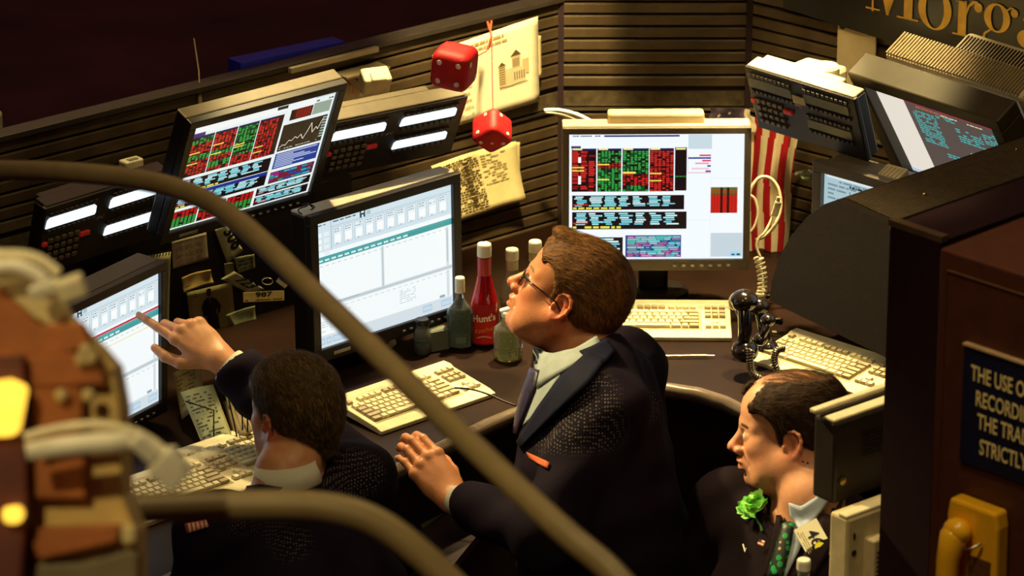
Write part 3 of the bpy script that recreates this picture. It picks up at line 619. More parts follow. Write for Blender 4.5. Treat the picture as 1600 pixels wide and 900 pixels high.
# ------------------------------------------------------------------ keyboards
KEYP = .0167
def keyboard(label, pos, yaw, tilt=5, dark=False):
    W, D = .335, .178; M = Matrix.Translation(Vector(pos)) @ Matrix.Rotation(math.radians(yaw), 4, 'Z') @ Matrix.Rotation(math.radians(tilt), 4, 'X')
    r = empty('keyboard', M, label, 'keyboard', 'ivory trading keyboards on the desk')
    b = MB(); b.prism([(-D/2, 0), (-D/2, .010), (-D/2+.02, .014), (D/2-.035, .018), (D/2-.025, .022), (D/2, .020), (D/2, 0)], -W/2, W/2, 'x')
    b.build('case', mat('ivory_case', (.62, .54, .33), .5), r, bevel=.002)
    cache = {}
    def key(x, y, kw, kd=1, m=keyb):
        k = (round(kw, 2), kd, m.name)
        if k not in cache:
            a, q = KEYP*kw/2-.0009, KEYP*kd/2-.0009; mb = MB()
            vs = [(-a, -q, 0), (a, -q, 0), (a, q, 0), (-a, q, 0), (-a+.0016, -q+.001, .0058), (a-.0016, -q+.001, .0058), (a-.0016, q-.0024, .0058), (-a+.0016, q-.0024, .0058)]
            mb.add(vs, [(4, 5, 6, 7), (0, 1, 5, 4), (1, 2, 6, 5), (2, 3, 7, 6), (3, 0, 4, 7)]); o = mb.build('key', m, r); cache[k] = o.data
        else: o = bpy.data.objects.new('key', cache[k]); COL.objects.link(o); o.parent = r
        o.location = (x, y, .0155+.004*(y+D/2)/D); return o
    bed = MB(); bed.box((-.028, -.0135, .0155), (KEYP*15+.004, KEYP*5+.004, .002)); bed.build('key_bed', mat('key_gap', (.30, .23, .10), .7), r, Matrix.Rotation(math.radians(1.4), 4, 'X'))
    x0 = -W/2+.011; yF = D/2-.042
    key(x0+KEYP*.5, yF, 1, 1, keyd); xx = x0+KEYP*2.0
    for g in range(3):
        for k in range(4): key(xx+KEYP*.5, yF, 1, 1, keyd if g == 1 else keyb); xx += KEYP
        xx += KEYP*.35
    xn = W/2-.011-KEYP*3
    for k in range(3): key(xn+KEYP*(k+.5), yF, 1, 1, keyd)
    rows = [[1]*13+[2], [1.5]+[1]*12+[1.5], [1.75]+[1]*11+[2.25], [2.25]+[1]*10+[2.75], [1.5, 1, 1.5, 7, 1.5, 1, 1.5]]
    for i, row in enumerate(rows):
        x = x0; y = yF-KEYP*(1.45+i)
        for j, kw in enumerate(row):
            md = kw > 1 and j in (0, len(row)-1) and kw < 5; key(x+KEYP*kw/2, y, kw, 1, keyd if md else keyb); x += KEYP*kw
    for i in (0, 1):
        for k in range(3): key(xn+KEYP*(k+.5), yF-KEYP*(1.45+i), 1, 1, keyd)
    key(xn+KEYP*1.5, yF-KEYP*4.45, 1)
    for k in range(3): key(xn+KEYP*(k+.5), yF-KEYP*5.45, 1)
    MB().box((-.015, -.012, .0268), (.004, .004, .0015), bev=.0005).build('pointer_nub', mat('nub', (.1, .02, .02)), r)
    return r
def kpos(u, v): return at_z(u, v, DZ+.016)-np.array([0, 0, .008])
keyboard('brightly lit ivory keyboard under the centre monitor', (.509-.1675, -.105-.105, DZ+.008), -1)
keyboard('ivory keyboard lying below the order entry monitor, partly behind the handrail', kpos(645, 622), 42)
keyboard('ivory keyboard on the right desk end behind the balding trader', kpos(1298, 569), -42)
keyboard('ivory keyboard touching the crew cut trader\'s face side', kpos(405, 703), 42)
keyboard('ivory keyboard at far left end, next to the blurred white plug', kpos(281, 762), 42)
# ------------------------------------------------------------------ smooth solid modelling for bodies, hands, cloth
def nrm(v): v = np.array(v, float); return v/np.linalg.norm(v)
def basis(f, up):
    x = nrm(f); y = nrm(np.cross(up, x)); z = np.cross(x, y); return np.stack([x, y, z], 1)   # columns: forward, left, up
class Shape:
    def __init__(s): s.p = []
    def ell(s, c, r, R=None, k=.01, op='+'):
        s.p.append(('e', np.array(c, float), np.array(r, float), np.eye(3) if R is None else R, k, op)); return s
    def cap(s, a, b, ra, rb=None, k=.01, op='+'):
        s.p.append(('c', np.array(a, float), np.array(b, float), (ra, ra if rb is None else rb), k, op)); return s
    def plane(s, c, n, k=.01):            # keeps the side the normal points away from
        s.p.append(('p', np.array(c, float), nrm(n), None, k, 'x')); return s
    @staticmethod
    def d(q, P):
        if q[0] == 'e':
            L = (P-q[1])@q[3]; a = L/q[2]; k0 = np.sqrt((a*a).sum(-1))+1e-9; k1 = np.sqrt(((a/q[2])**2).sum(-1))+1e-9
            return k0*(k0-1)/k1
        if q[0] == 'c':
            ab = q[2]-q[1]; t = np.clip(((P-q[1])@ab)/(ab@ab+1e-12), 0, 1); D = P-q[1]-t[..., None]*ab
            return np.sqrt((D*D).sum(-1))-(q[3][0]+(q[3][1]-q[3][0])*t)
        return (P-q[1])@q[2]
    @staticmethod
    def comb(a, b, k, op):
        if op == '+': h = np.clip(.5+.5*(b-a)/k, 0, 1); return b*(1-h)+a*h-k*h*(1-h)
        if op == '-': b = -b
        h = np.clip(.5-.5*(b-a)/k, 0, 1); return b*(1-h)+a*h+k*h*(1-h)
    def val(s, P):
        P = np.asarray(P, float); a = np.full(P.shape[:-1], 1e3)
        for q in s.p: a = s.comb(a, s.d(q, P), q[4], q[5])
        return a
    def grad(s, P, e=.0015):
        g = np.stack([s.val(P+np.eye(3)[i]*e)-s.val(P-np.eye(3)[i]*e) for i in range(3)], -1); return g/(np.linalg.norm(g, axis=-1, keepdims=True)+1e-12)
    def bounds(s):
        lo = np.full(3, 1e9); hi = -lo
        for q in s.p:
            if q[5] != '+': continue
            if q[0] == 'e': r = q[2].max(); lo = np.minimum(lo, q[1]-r); hi = np.maximum(hi, q[1]+r)
            else:
                r = max(q[3])
                for c in (q[1], q[2]): lo = np.minimum(lo, c-r); hi = np.maximum(hi, c+r)
        return lo-.02, hi+.02
    def mesh(s, h, noise=None):
        B = 8; lo, hi = s.bounds(); bs = h*B; n = np.ceil((hi-lo)/bs).astype(int)
        ii = np.stack(np.meshgrid(*[np.arange(m) for m in n], indexing='ij'), -1).reshape(-1, 3)
        cen = lo+(ii+.5)*bs; R = bs*.87; dd = [s.d(q, cen) for q in s.p]
        a = np.full(len(cen), 1e3)
        for q, v in zip(s.p, dd): a = s.comb(a, v, q[4], q[5])
        act = np.abs(a) < R*1.9+.004; ii = ii[act]; g = np.arange(B+1)
        loc = np.stack(np.meshgrid(g, g, g, indexing='ij'), -1).reshape(-1, 3)
        gi = ii[:, None, :]*B+loc[None]                       # global sample index
        P = lo+gi*h; D = np.full(P.shape[:2], 1e3)
        for q, v in zip(s.p, dd):
            m = np.where(v[act] < R*1.9+q[4]*1.5+.004)[0] if q[5] != 'x' else np.arange(len(ii))
            if len(m): D[m] = s.comb(D[m], s.d(q, P[m]), q[4], q[5])
        if noise is not None: D = D+noise(P)
        D = D.reshape(-1, B+1, B+1, B+1)
        C8 = np.stack([D[:, x:x+B, y:y+B, z:z+B] for x in (0, 1) for y in (0, 1) for z in (0, 1)], -1)
        neg = (C8 < 0); cross = neg.any(-1) & ~neg.all(-1); w = np.argwhere(cross)
        c8 = C8[w[:, 0], w[:, 1], w[:, 2], w[:, 3]]; cell = ii[w[:, 0]]*B+w[:, 1:]
        off = np.array([(x, y, z) for x in (0, 1) for y in (0, 1) for z in (0, 1)], float)
        E = [(0, 1), (2, 3), (4, 5), (6, 7), (0, 2), (1, 3), (4, 6), (5, 7), (0, 4), (1, 5), (2, 6), (3, 7)]
        sm = np.zeros((len(w), 3)); cnt = np.zeros(len(w))
        for i, j in E:
            A, Bv = c8[:, i], c8[:, j]; cr = (A < 0) != (Bv < 0); t = np.where(cr, A/np.where(A-Bv == 0, 1, A-Bv), 0)
            sm += np.where(cr[:, None], off[i]+t[:, None]*(off[j]-off[i]), 0); cnt += cr
        V = lo+(cell+sm/cnt[:, None])*h
        N = (n*B+4).astype(np.int64); key = lambda c: (c[:, 0]*N[1]+c[:, 1])*N[2]+c[:, 2]
        K = key(cell.astype(np.int64)); order = np.argsort(K); Ks = K[order]; faces = []
        for ax, (i1,) in enumerate(((4,), (2,), (1,))):
            A, Bv = c8[:, 0], c8[:, i1]; cr = np.where((A < 0) != (Bv < 0))[0]; o1, o2 = [(1, 2), (2, 0), (0, 1)][ax]
            q = []
            for d1, d2 in ((0, 0), (1, 0), (1, 1), (0, 1)):
                c = cell[cr].astype(np.int64).copy(); c[:, o1] -= d1; c[:, o2] -= d2; kk = key(c); pos = np.clip(np.searchsorted(Ks, kk), 0, len(Ks)-1)
                q.append(np.where(Ks[pos] == kk, order[pos], -1))
            q = np.stack(q, 1); ok = (q >= 0).all(1); q = q[ok]; flip = A[cr][ok] > 0
            q[flip] = q[flip][:, ::-1]; faces.append(q)
        return V, np.concatenate(faces)
def np_mesh(name, V, F, mats, parent=None, color=None, smooth=True):
    me = bpy.data.meshes.new(name); F = np.asarray(F)
    me.vertices.add(len(V)); me.vertices.foreach_set('co', np.asarray(V, np.float32).ravel())
    me.loops.add(F.size); me.loops.foreach_set('vertex_index', F.astype(np.int32).ravel())
    me.polygons.add(len(F)); me.polygons.foreach_set('loop_start', np.arange(0, F.size, F.shape[1], dtype=np.int32))
    if not isinstance(mats, (list, tuple)): mats = [mats]
    for m in mats: me.materials.append(m)
    me.update(calc_edges=True); me.validate()
    if smooth: me.polygons.foreach_set('use_smooth', [True]*len(me.polygons))
    if color is not None:
        ca = me.color_attributes.new('Col', 'FLOAT_COLOR', 'POINT'); ca.data.foreach_set('color', np.concatenate([color, np.ones((len(V), 1))], 1).astype(np.float32).ravel())
    o = bpy.data.objects.new(name, me); COL.objects.link(o)
    if parent is not None: o.parent = parent; o.matrix_parent_inverse = parent.matrix_world.inverted()
    return o
def cvec(a, b, c): return np.array([1., 0, 0])*a+UPV*b-FWD*c      # right, up, towards the viewer's side
class Head:
    def __init__(s, T, fwd, up, sc=1.0): s.T = np.array(T, float); s.R = basis(fwd, up); s.s = sc
    def w(s, p): return s.T+s.R@(np.array(p, float)*s.s)
    def e(s, S, c, r, k=.01, op='+', tilt=None):
        R = s.R
        if tilt is not None: R = s.R @ np.array((Matrix.Rotation(math.radians(tilt[0]), 3, tilt[1])))
        S.ell(s.w(c), np.array(r)*s.s, R, k, op)
    def c(s, S, a, b, ra, rb=None, k=.01, op='+'): S.cap(s.w(a), s.w(b), ra*s.s, (ra if rb is None else rb)*s.s, k, op)
    def local(s, P): return ((P-s.T)@s.R)/s.s
def add_head(S, h, jowl=0., mouth=0.0, nose=1.0):
    e, c = h.e, h.c
    e(S, (-.015, 0, .045), (.097, .076, .078)); e(S, (-.050, 0, .008), (.058, .064, .062), .03)
    e(S, (.036, 0, .046), (.052, .061, .052), .03); e(S, (.036, 0, -.018), (.052, .057, .070), .03)
    for q in (1, -1):
        c(S, (-.004, q*.054, -.042), (.046, q*(.030+jowl*.3), -.084), .024+jowl*.5, .021+jowl*.4, .03)
        e(S, (.056, q*.043, -.020), (.024, .021, .022), .025)
        if jowl: e(S, (.030, q*.044, -.062), (.034, .022+jowl*.5, .034), .03)
    e(S, (.070, 0, -.093), (.020, .024, .018), .022); e(S, (.078, 0, -.056), (.020, .031, .026), .02)
    for q in (1, -1):
        c(S, (.0845, q*.010, .021), (.064, q*.046, .019), .0095, .006, .016); c(S, (.093, q*.021, -.036), (.079, q*.036, -.062), .003, .003, .006, '-')
        e(S, (.099, q*.031, -.001), (.017, .016, .0105), .010, '-')
        e(S, (.0735, q*.032, -.001), (.0150, .0150, .0135), .004)
        c(S, (.082, q*.018, .006), (.077, q*.046, .003), .0035, .003, .004)
    c(S, (.083, 0, .012), (.108*1, 0, -.024), .0085, .0105, .012)
    e(S, (.109, 0, -.029), (.0125*nose, .0115*nose, .0105), .006)
    for q in (1, -1):
        e(S, (.098, q*.0135*nose, -.034), (.0105, .0075, .0085), .006); e(S, (.103, q*.0065, -.042), (.006, .0035, .004), .002, '-')
    e(S, (.0925, 0, -.0545), (.0120, .024, .0075), .005); e(S, (.0905, 0, -.0685), (.0120, .020, .0085), .005)
    c(S, (.104, -.019, -.0610), (.104, .019, -.0610), .0035+mouth, None, .003, '-'); e(S, (.086, 0, -.0795), (.006, .018, .004), .01, '-')
    for q in (1, -1):
        e(S, (-.009, q*.0785, -.010), (.0165, .0060, .0265), .006, tilt=(-q*14, 'Z'))
        k9 = .84; arc = [(.008, .000), (.007, .015), (-.001, .024), (-.014, .026), (-.026, .018), (-.031, .003), (-.028, -.014), (-.019, -.030), (-.009, -.039)]
        for (x1, z1), (x2, z2) in zip(arc, arc[1:]): c(S, (x1*k9-.002, q*(.080-x1*.28), z1*k9-.001), (x2*k9-.002, q*(.080-x2*.28), z2*k9-.001), .0038, .0038, .003)
        e(S, (-.006, q*.0855, -.007), (.0090, .0075, .0140), .003, '-'); e(S, (-.004, q*.0780, -.033), (.008, .006, .009), .006)
        e(S, (.0065, q*.080, -.012), (.004, .005, .008), .003)
def ear_w(h, q): return h.w((-.01, q*.08, -.01))
def skin_color(h, P, base, flush, beard=0., scalp=None):
    L = h.local(P); c = np.tile(np.array(base, float), (len(P), 1)); fl = np.array(flush)
    def mixin(center, rad, col, amt):
        w_ = np.exp(-(((L-np.array(center))/np.array(rad))**2).sum(1))*amt; c[:] = c*(1-w_[:, None])+np.array(col)*w_[:, None]
    near = np.linalg.norm(L, axis=1) < .2
    mixin((.11, 0, -.03), (.018, .02, .015), fl, .7)
    for q in (1, -1): mixin((.06, q*.045, -.03), (.03, .03, .025), fl, .5); mixin((-.012, q*.085, -.01), (.03, .014, .04), fl*1.05, .75)
    mixin((.098, 0, -.061), (.012, .024, .011), fl*np.array([.75, .5, .55]), .85)
    if beard: mixin((.06, 0, -.085), (.05, .06, .035), np.array(base)*np.array([.70, .62, .66]), beard)
    if scalp is not None: mixin((0, 0, .12), (.09, .08, .05), scalp, .6)
    return c
def skin_mat(name, rough=.42):
    m = mat(name, rough=rough, attr='Col', var=.10, scale=45, bump=.22, bscale=320, sss=.12); return m
def add_hair(h, th=.008, hairline=.055, bald=0., name='hair', top=1.0, nape=0., tuft=0.):
    """cap of hair: enlarged skull, cut away over face, ears and neck"""
    S = Shape()
    h.e(S, (-.015, 0, .045+th*.2), (.097+th, .076+th, .078+th*top)); h.e(S, (-.050, 0, .008), (.058+th, .064+th, .062+th*.6), .03)
    h.e(S, (.036, 0, .046), (.050+th*.6, .061+th*.8, .052+th*.8), .03)
    for q in (1, -1): h.c(S, (.010, q*.066, .02), (.006, q*.066, -.012), .014, .010, .012)
    h.e(S, (.118, 0, -.004+hairline*.0), (.078, .10, .070+hairline*.35), .008, '-')
    for q in (1, -1):
        h.e(S, (-.006, q*.092, -.020), (.030, .030, .036), .006, '-'); h.e(S, (.066, q*.075, -.015), (.050, .035, .075), .008, '-')
        if bald: h.e(S, (.070, q*.030, .085), (.046, .022, .045), .008, '-')
    h.e(S, (.035, 0, -.080), (.080, .12, .068), .012, '-')
    if bald: h.e(S, (-.005, 0, .170), (.115, .072, .086), .010, '-')
    if nape: h.c(S, (-.046, 0, -.02), (-.038, 0, -.045-nape), .062, .058, .02)
    if tuft: h.e(S, (.055, 0, .108), (.034, .046, .014), .012)
    h.e(S, (-.06, 0, -.105-nape), (.12, .12, .055), .012, '-')
    return S
def strands(S, h, n, length, flow, cols, lift=.002, wd=.0009, seed=1, seg=5, V=None):
    """short hairs lying along the surface of a hair shape"""
    rs = np.random.RandomState(seed); idx = rs.randint(0, len(V), n); P = V[idx]+rs.normal(0, .001, (n, 3))
    L0 = h.local(P); d = np.array([flow(l) for l in L0])@h.R.T+rs.normal(0, .22, (n, 3)); pts = [P]; G = S.grad(P)
    for k in range(seg):
        d = d-(d*G).sum(1, keepdims=True)*G; d /= np.linalg.norm(d, axis=1, keepdims=True)+1e-9
        P = P+d*length/seg*rs.uniform(.7, 1.2, (n, 1)); G = S.grad(P); P = P-G*(S.val(P)-lift*(.4+k/seg))[:, None]*.8; pts.append(P); d = d+rs.normal(0, .10, (n, 3))
    pts = np.stack(pts, 1); side = np.cross(d, G); side /= np.linalg.norm(side, axis=1, keepdims=True)+1e-9
    taper = np.linspace(1, .2, seg+1)[None, :, None]*wd*.5
    A = pts+side[:, None]*taper; B_ = pts-side[:, None]*taper; VV = np.stack([A, B_], 2).reshape(-1, 3)
    base = (np.arange(n)*(seg+1)*2)[:, None]; F = np.concatenate([np.stack([base[:, 0]+2*k, base[:, 0]+2*k+1, base[:, 0]+2*k+3, base[:, 0]+2*k+2], 1) for k in range(seg)])
    ci = rs.randint(0, len(cols), n); cc = np.repeat(np.array(cols)[ci]*rs.uniform(.6, 1.35, (n, 1)), (seg+1)*2, 0)
    return VV, F, cc
hairm = mat('hair_fibre', rough=.62, attr='Col', var=.3, scale=70, spec=.2, bump=.5, bscale=260)
def put_hair(parent, S, h, base, cols, n=2600, length=.03, flow=None, res=.0035, seed=1, lift=.003):
    V, F = S.mesh(res, noise=lambda P: .0011*np.sin(P[..., 0]*310+P[..., 2]*170)*np.sin(P[..., 1]*270+P[..., 2]*90)+.0016*np.sin(P[..., 0]*120+1.7*np.sin(P[..., 2]*60))*np.sin(P[..., 2]*95+P[..., 1]*70))
    hb = np_mesh('hair', V, F, hairm, parent, np.tile(np.array(base, float), (len(V), 1)))
    VV, FF, cc = strands(S, h, n, length, flow, cols, lift, seed=seed, V=V)
    st = np_mesh('hair_strands', VV, FF, hairm, hb, cc, smooth=False); tag(st, kind='stuff'); return hb
def add_hand(S, wrist, F_, B_, side, curls, thumb, sc=1.0, spread=1.0, thumb_dir=None):
    """side +1 right, -1 left; curls: per finger (mcp, pip, dip) degrees; F_ finger direction, B_ back of the hand"""
    x = nrm(F_); z = nrm(np.array(B_)-x*(np.dot(B_, x))); y = np.cross(z, x)*side; W_ = lambda p: np.array(wrist)+(x*p[0]+y*p[1]+z*p[2])*sc
    tips = []
    S.ell(W_((.0, 0, 0)), np.array((.032, .030, .021))*sc, np.stack([x, y, z], 1), .014)
    S.ell(W_((.045, .002, -.003)), np.array((.048, .040, .016))*sc, np.stack([x, y, z], 1), .014)
    kn = [(.092, .032, 0), (.096, .011, .003), (.091, -.010, .002), (.082, -.029, -.002)]
    Ls = [(.046, .027, .022), (.051, .031, .023), (.047, .029, .022), (.037, .022, .020)]; rr = [.0098, .0100, .0095, .0084]
    for i in range(4):
        S.cap(W_((.012, kn[i][1]*.5, 0)), W_(kn[i]), .0135*sc, .0118*sc, .012)
    for i in range(4):
        p = np.array(kn[i]); a = 0; fan = math.radians((i-1.4)*-4.5*spread)
        S.ell(W_(p+np.array([0, 0, .002])), np.array((.012, .0108, .0112))*sc, None, .006)
        for j in range(3):
            a += math.radians(curls[i][j]); d = np.array([math.cos(a)*math.cos(fan), math.cos(a)*math.sin(fan), -math.sin(a)])
            q = p+d*Ls[i][j]; r0 = rr[i]*(1, .93, .84)[j]; r1 = rr[i]*(.92, .84, .70)[j]
            S.cap(W_(p), W_(q), r0*sc, r1*sc, .0035); p = q
        tips.append(W_(p))
    p = np.array((.022, .022, -.010)); dirs = thumb_dir or [(.62, .72, -.32), (.85, .48, -.20), (.95, .25, -.12)]
    for j, (L_, r0, r1) in enumerate(((.046, .0165, .0135), (.034, .0125, .0110), (.028, .0112, .0085))):
        q = p+nrm(dirs[j])*L_; S.cap(W_(p), W_(q), r0*sc, r1*sc, .010 if j == 0 else .004); p = q
    tips.append(W_(p)); return tips
def trace(S, u, v, off=0., d0=7.2, d1=10.5):
    """where a sight line meets a shape"""
    r = ray(u, v); L_ = np.linalg.norm(r); t = d0
    for _ in range(160):
        dd = float(S.val((CAM+r*t)[None])[0])-off
        if abs(dd) < .0003: break
        t += max(dd, .0004)/L_*.8
        if t > d1: break
    return CAM+r*t
def drape(name, S, left, right, m, parent, off=.003, thick=.003, nv=10, nu=5, puff=0., color=None):
    """a strip of cloth or card lying on a shape, between two outlines"""
    def samp(pl, t):
        t = t*(len(pl)-1); i = min(int(t), len(pl)-2); f = t-i; return np.array(pl[i])*(1-f)+np.array(pl[i+1])*f
    top = []; G = []
    for j in range(nv+1):
        a, b = samp(left, j/nv), samp(right, j/nv)
        for i in range(nu+1):
            p = a*(1-i/nu)+b*(i/nu); top.append(trace(S, p[0], p[1], off))
    top = np.array(top); G = S.grad(top, .004)
    if puff:
        for j in range(nv+1):
            for i in range(nu+1): top[j*(nu+1)+i] += G[j*(nu+1)+i]*puff*math.sin(PI*i/nu)
    bot = top-G*thick; n = len(top); V = np.concatenate([top, bot]); F = []
    for j in range(nv):
        for i in range(nu):
            a = j*(nu+1)+i; F.append((a, a+nu+1, a+nu+2, a+1)); F.append((a+n, a+1+n, a+nu+2+n, a+nu+1+n))
    rim = [i for i in range(nu+1)]+[j*(nu+1)+nu for j in range(1, nv+1)]+[nv*(nu+1)+i for i in range(nu-1, -1, -1)]+[j*(nu+1) for j in range(nv-1, 0, -1)]
    for a, b in zip(rim, rim[1:]+rim[:1]): F.append((a, b, b+n, a+n))
    return np_mesh(name, V, np.array(F), m, parent, None if color is None else np.tile(np.array(color, float), (len(V), 1)))
def collar_ring(name, c, axis, front, r0, r1, hgt, gap, m, parent, thick=.003, sy=1.0, drop=0.0):
    """band round the neck, open by gap degrees at the front"""
    ax = nrm(axis); f = nrm(np.array(front)-ax*np.dot(front, ax)); s_ = np.cross(ax, f); n = 30; vs = []; fs = []
    for i in range(n+1):
        a = math.radians(gap/2+(360-gap)*i/n); d = f*math.cos(a)+s_*math.sin(a)*sy; fr = (1+math.cos(a))/2
        for (r, z) in ((r0, -hgt*.5), (r0-.002, hgt*.45), (r0+.001, hgt*.5), (r1, -hgt*.42-drop*fr), (r1-thick, -hgt*.5-drop*fr)):
            vs.append(np.array(c)+d*r+ax*(z-drop*fr*.5))
    for i in range(n):
        for k in range(5): a = i*5+k; b = i*5+(k+1) % 5; fs.append((a, a+5, b+5, b))
    V = np.array(vs); F = np.array(fs); return np_mesh(name, V, F, m, parent)
# ------------------------------------------------------------------ the three traders
navy = (.0075, .0038, .011)
def jacket_mat(name, col, dots=None):
    """woven navy cloth; dots: list of (centre, radius) of the open mesh panels"""
    m = mat(name, col, .85, var=.3, scale=9, bump=.6, bscale=28, spec=.12)
    if dots:
        nt = m.node_tree; N = nt.nodes; L = nt.links; b = N['Principled BSDF']; src = b.inputs['Base Color'].links[0].from_socket
        tc = N.new('ShaderNodeTexCoord'); vo = N.new('ShaderNodeTexVoronoi'); vo.inputs['Scale'].default_value = 165; vo.inputs['Randomness'].default_value = .25
        L.new(tc.outputs['Object'], vo.inputs['Vector']); lt = N.new('ShaderNodeMath'); lt.operation = 'LESS_THAN'; lt.inputs[1].default_value = .30; L.new(vo.outputs['Distance'], lt.inputs[0])
        tot = None
        for c, r in dots:
            vd = N.new('ShaderNodeVectorMath'); vd.operation = 'DISTANCE'; vd.inputs[1].default_value = tuple(c); L.new(tc.outputs['Object'], vd.inputs[0])
            mr = N.new('ShaderNodeMapRange'); mr.inputs['From Min'].default_value = r; mr.inputs['From Max'].default_value = r*.8; L.new(vd.outputs['Value'], mr.inputs['Value'])
            if tot is None: tot = mr.outputs[0]
            else: a = N.new('ShaderNodeMath'); a.operation = 'MAXIMUM'; L.new(tot, a.inputs[0]); L.new(mr.outputs[0], a.inputs[1]); tot = a.outputs[0]
        mu = N.new('ShaderNodeMath'); mu.operation = 'MULTIPLY'; L.new(lt.outputs[0], mu.inputs[0]); L.new(tot, mu.inputs[1])
        mx = N.new('ShaderNodeMix'); mx.data_type = 'RGBA'; L.new(mu.outputs[0], mx.inputs[0]); L.new(src, mx.inputs[6]); mx.inputs[7].default_value = (.14, .12, .10, 1); L.new(mx.outputs[2], b.inputs['Base Color'])
    return m
def folds(amp=.003, f=34): return lambda P: amp*(np.sin(P[..., 0]*f+3*np.sin(P[..., 2]*f*.4))*np.sin(P[..., 2]*f*.8+P[..., 1]*f*.6)+1.1*np.sin(P[..., 0]*f*.9-P[..., 2]*f*1.6+2.5*np.sin(P[..., 1]*f*.5)))
def person(label, P): return empty('person', Matrix.Translation(Vector((P[0], P[1], 0))), label, 'person')
def eyes(h, parent, iris=(.05, .07, .09), brow=(.10, .05, .02)):
    for q in (1, -1):
        c = h.w((.0765, q*.032, -.001)); mb = MB(); mb.sphere(tuple(c), .0128*h.s, 16, 10); mb.cur = iris; 
        ic = h.w((.0870, q*.032, -.0005)); mb.sphere(tuple(ic), .0040, 10, 6)
        mb.c = [(.55, .50, .45) if k == (1, 1, 1) else k for k in mb.c]
        o = mb.build('eye', paperm, parent, smooth=True); o.matrix_parent_inverse = parent.matrix_world.inverted()
        bm2 = MB(); pts = [h.w((.0905, q*.014, .019)), h.w((.0885, q*.026, .0235)), h.w((.080, q*.042, .023)), h.w((.070, q*.052, .017))]
        bm2.tube(pts, [.002*h.s, .0034*h.s, .003*h.s, .0012*h.s], 8); o = bm2.build('eyebrow', mat('brow_'+str(round(brow[0], 3)).replace('.', ''), brow, .7), parent, smooth=True); o.matrix_parent_inverse = parent.matrix_world.inverted()
def wpart(o, parent): o.parent = parent; o.matrix_parent_inverse = parent.matrix_world.inverted(); return o
skinm = skin_mat('skin')
shirt_blue = mat('pale_blue_shirt', (.34, .40, .52), .7, var=.08); shirt_white = mat('white_shirt', (.62, .60, .50), .7, var=.06)
# ---- second trader: standing, glasses, looking up to the left -----------------------------------------
d2 = 8.72
H2 = at_d(886, 464, d2)
f2 = nrm(cvec(-.86, .50, -.14)); up2 = nrm(cvec(.50, .84, .22))
h2 = Head(H2, f2, up2, 1.05)
p2_ = person('man in glasses and navy jacket looking up, one hand on the desk edge', at_d(930, 780, 8.7))
neck2 = at_d(921, 560, 8.72); shL2 = at_d(948, 640, 8.52); shR2 = at_d(978, 575, 8.90); elb2 = at_d(852, 838, 8.42); wr2 = at_z(707, 779, DZ+.035)
hipc2 = at_d(955, 900, 8.70); hipc2[2] = 1.0
B2 = Shape(); add_head(B2, h2, jowl=.012, mouth=.0018, nose=1.15)
B2.cap(h2.w((-.028, 0, -.045)), neck2, .062, .064, .03); h2.e(B2, (.020, 0, -.088), (.050, .046, .030), .03)
B2.cap(neck2, neck2+np.array([.02, 0, -.12]), .062, .08, .02); B2.cap(neck2+np.array([0.01, 0, -.08]), shL2, .06, .055, .04); B2.cap(neck2+np.array([0.01, 0, -.08]), shR2, .06, .055, .04)
B2.cap(shL2, elb2, .050, .038, .02); B2.cap(elb2, wr2, .038, .026, .02)
chest2 = at_d(925, 690, 8.70); B2.ell(chest2, (.13, .17, .20), None, .05); B2.ell(hipc2, (.14, .17, .16), None, .06)
elR2 = shR2+np.array([.03, .05, -.27]); B2.cap(shR2, elR2, .05, .038, .02); wrR2 = elR2+np.array([-.06, -.01, -.22]); B2.cap(elR2, wrR2, .038, .027, .02)
F2h = nrm(cvec(-.60, .75, -.28)); Bk2 = nrm(cvec(.10, .35, .93))
add_hand(B2, wr2, F2h, Bk2, -1, [(14, 34, 22), (15, 36, 24), (16, 36, 24), (14, 30, 20)], 0, 1.08, -.35, thumb_dir=[(.75, .45, -.55), (.85, .2, -.5), (.9, 0, -.45)])
add_hand(B2, wrR2, nrm([-.3, 0, -1]), nrm([0, 1, 0]), 1, [(15, 25, 20)]*4, 0, 1.0)
for q in (-1, 1):
    kn = hipc2+np.array([.0, q*.10, -.45]); ft = np.array([hipc2[0]+.02, hipc2[1]+q*.10, .09]); B2.cap(hipc2+np.array([0, q*.09, -.05]), kn, .085, .06, .03); B2.cap(kn, ft, .06, .04, .02); B2.ell(ft+np.array([-.06, 0, -.04]), (.12, .045, .04), None, .02)
V, F = B2.mesh(.0032)
c2 = skin_color(h2, V, (.58, .235, .105), (.66, .14, .07), .25, (.50, .22, .10))
body2 = np_mesh('body', V, F, skinm, p2_, c2)
eyes(h2, p2_, brow=(.22, .11, .04))
S2 = add_hair(h2, .010, .05, tuft=1)
fl = lambda l: (-.85, .10*np.sign(l[1]), .35-1.2*max(0, -l[0]*6+.2)) if l[2] > .03 else (-.55, 0, -.85)
put_hair(p2_, S2, h2, (.13, .052, .016), [(.24, .11, .035), (.16, .07, .022), (.32, .16, .055), (.09, .04, .015)], 6500, .036, fl, seed=2)
J2 = Shape()
J2.ell(at_d(925, 672, 8.70), (.150, .205, .215), None, .05); J2.ell(at_d(928, 800, 8.66), (.172, .215, .24), None, .06); J2.ell(hipc2, (.175, .21, .26), None, .06)
J2.cap(neck2+np.array([.035, 0, -.085]), shL2, .075, .082, .05); J2.cap(neck2+np.array([.035, 0, -.085]), shR2, .075, .082, .05)
J2.cap(shL2, elb2, .083, .066, .03); J2.cap(elb2, wr2+(elb2-wr2)*.22, .066, .052, .03); J2.cap(shR2, elR2, .083, .064, .03); J2.cap(elR2, wrR2+(elR2-wrR2)*.2, .064, .045, .03)
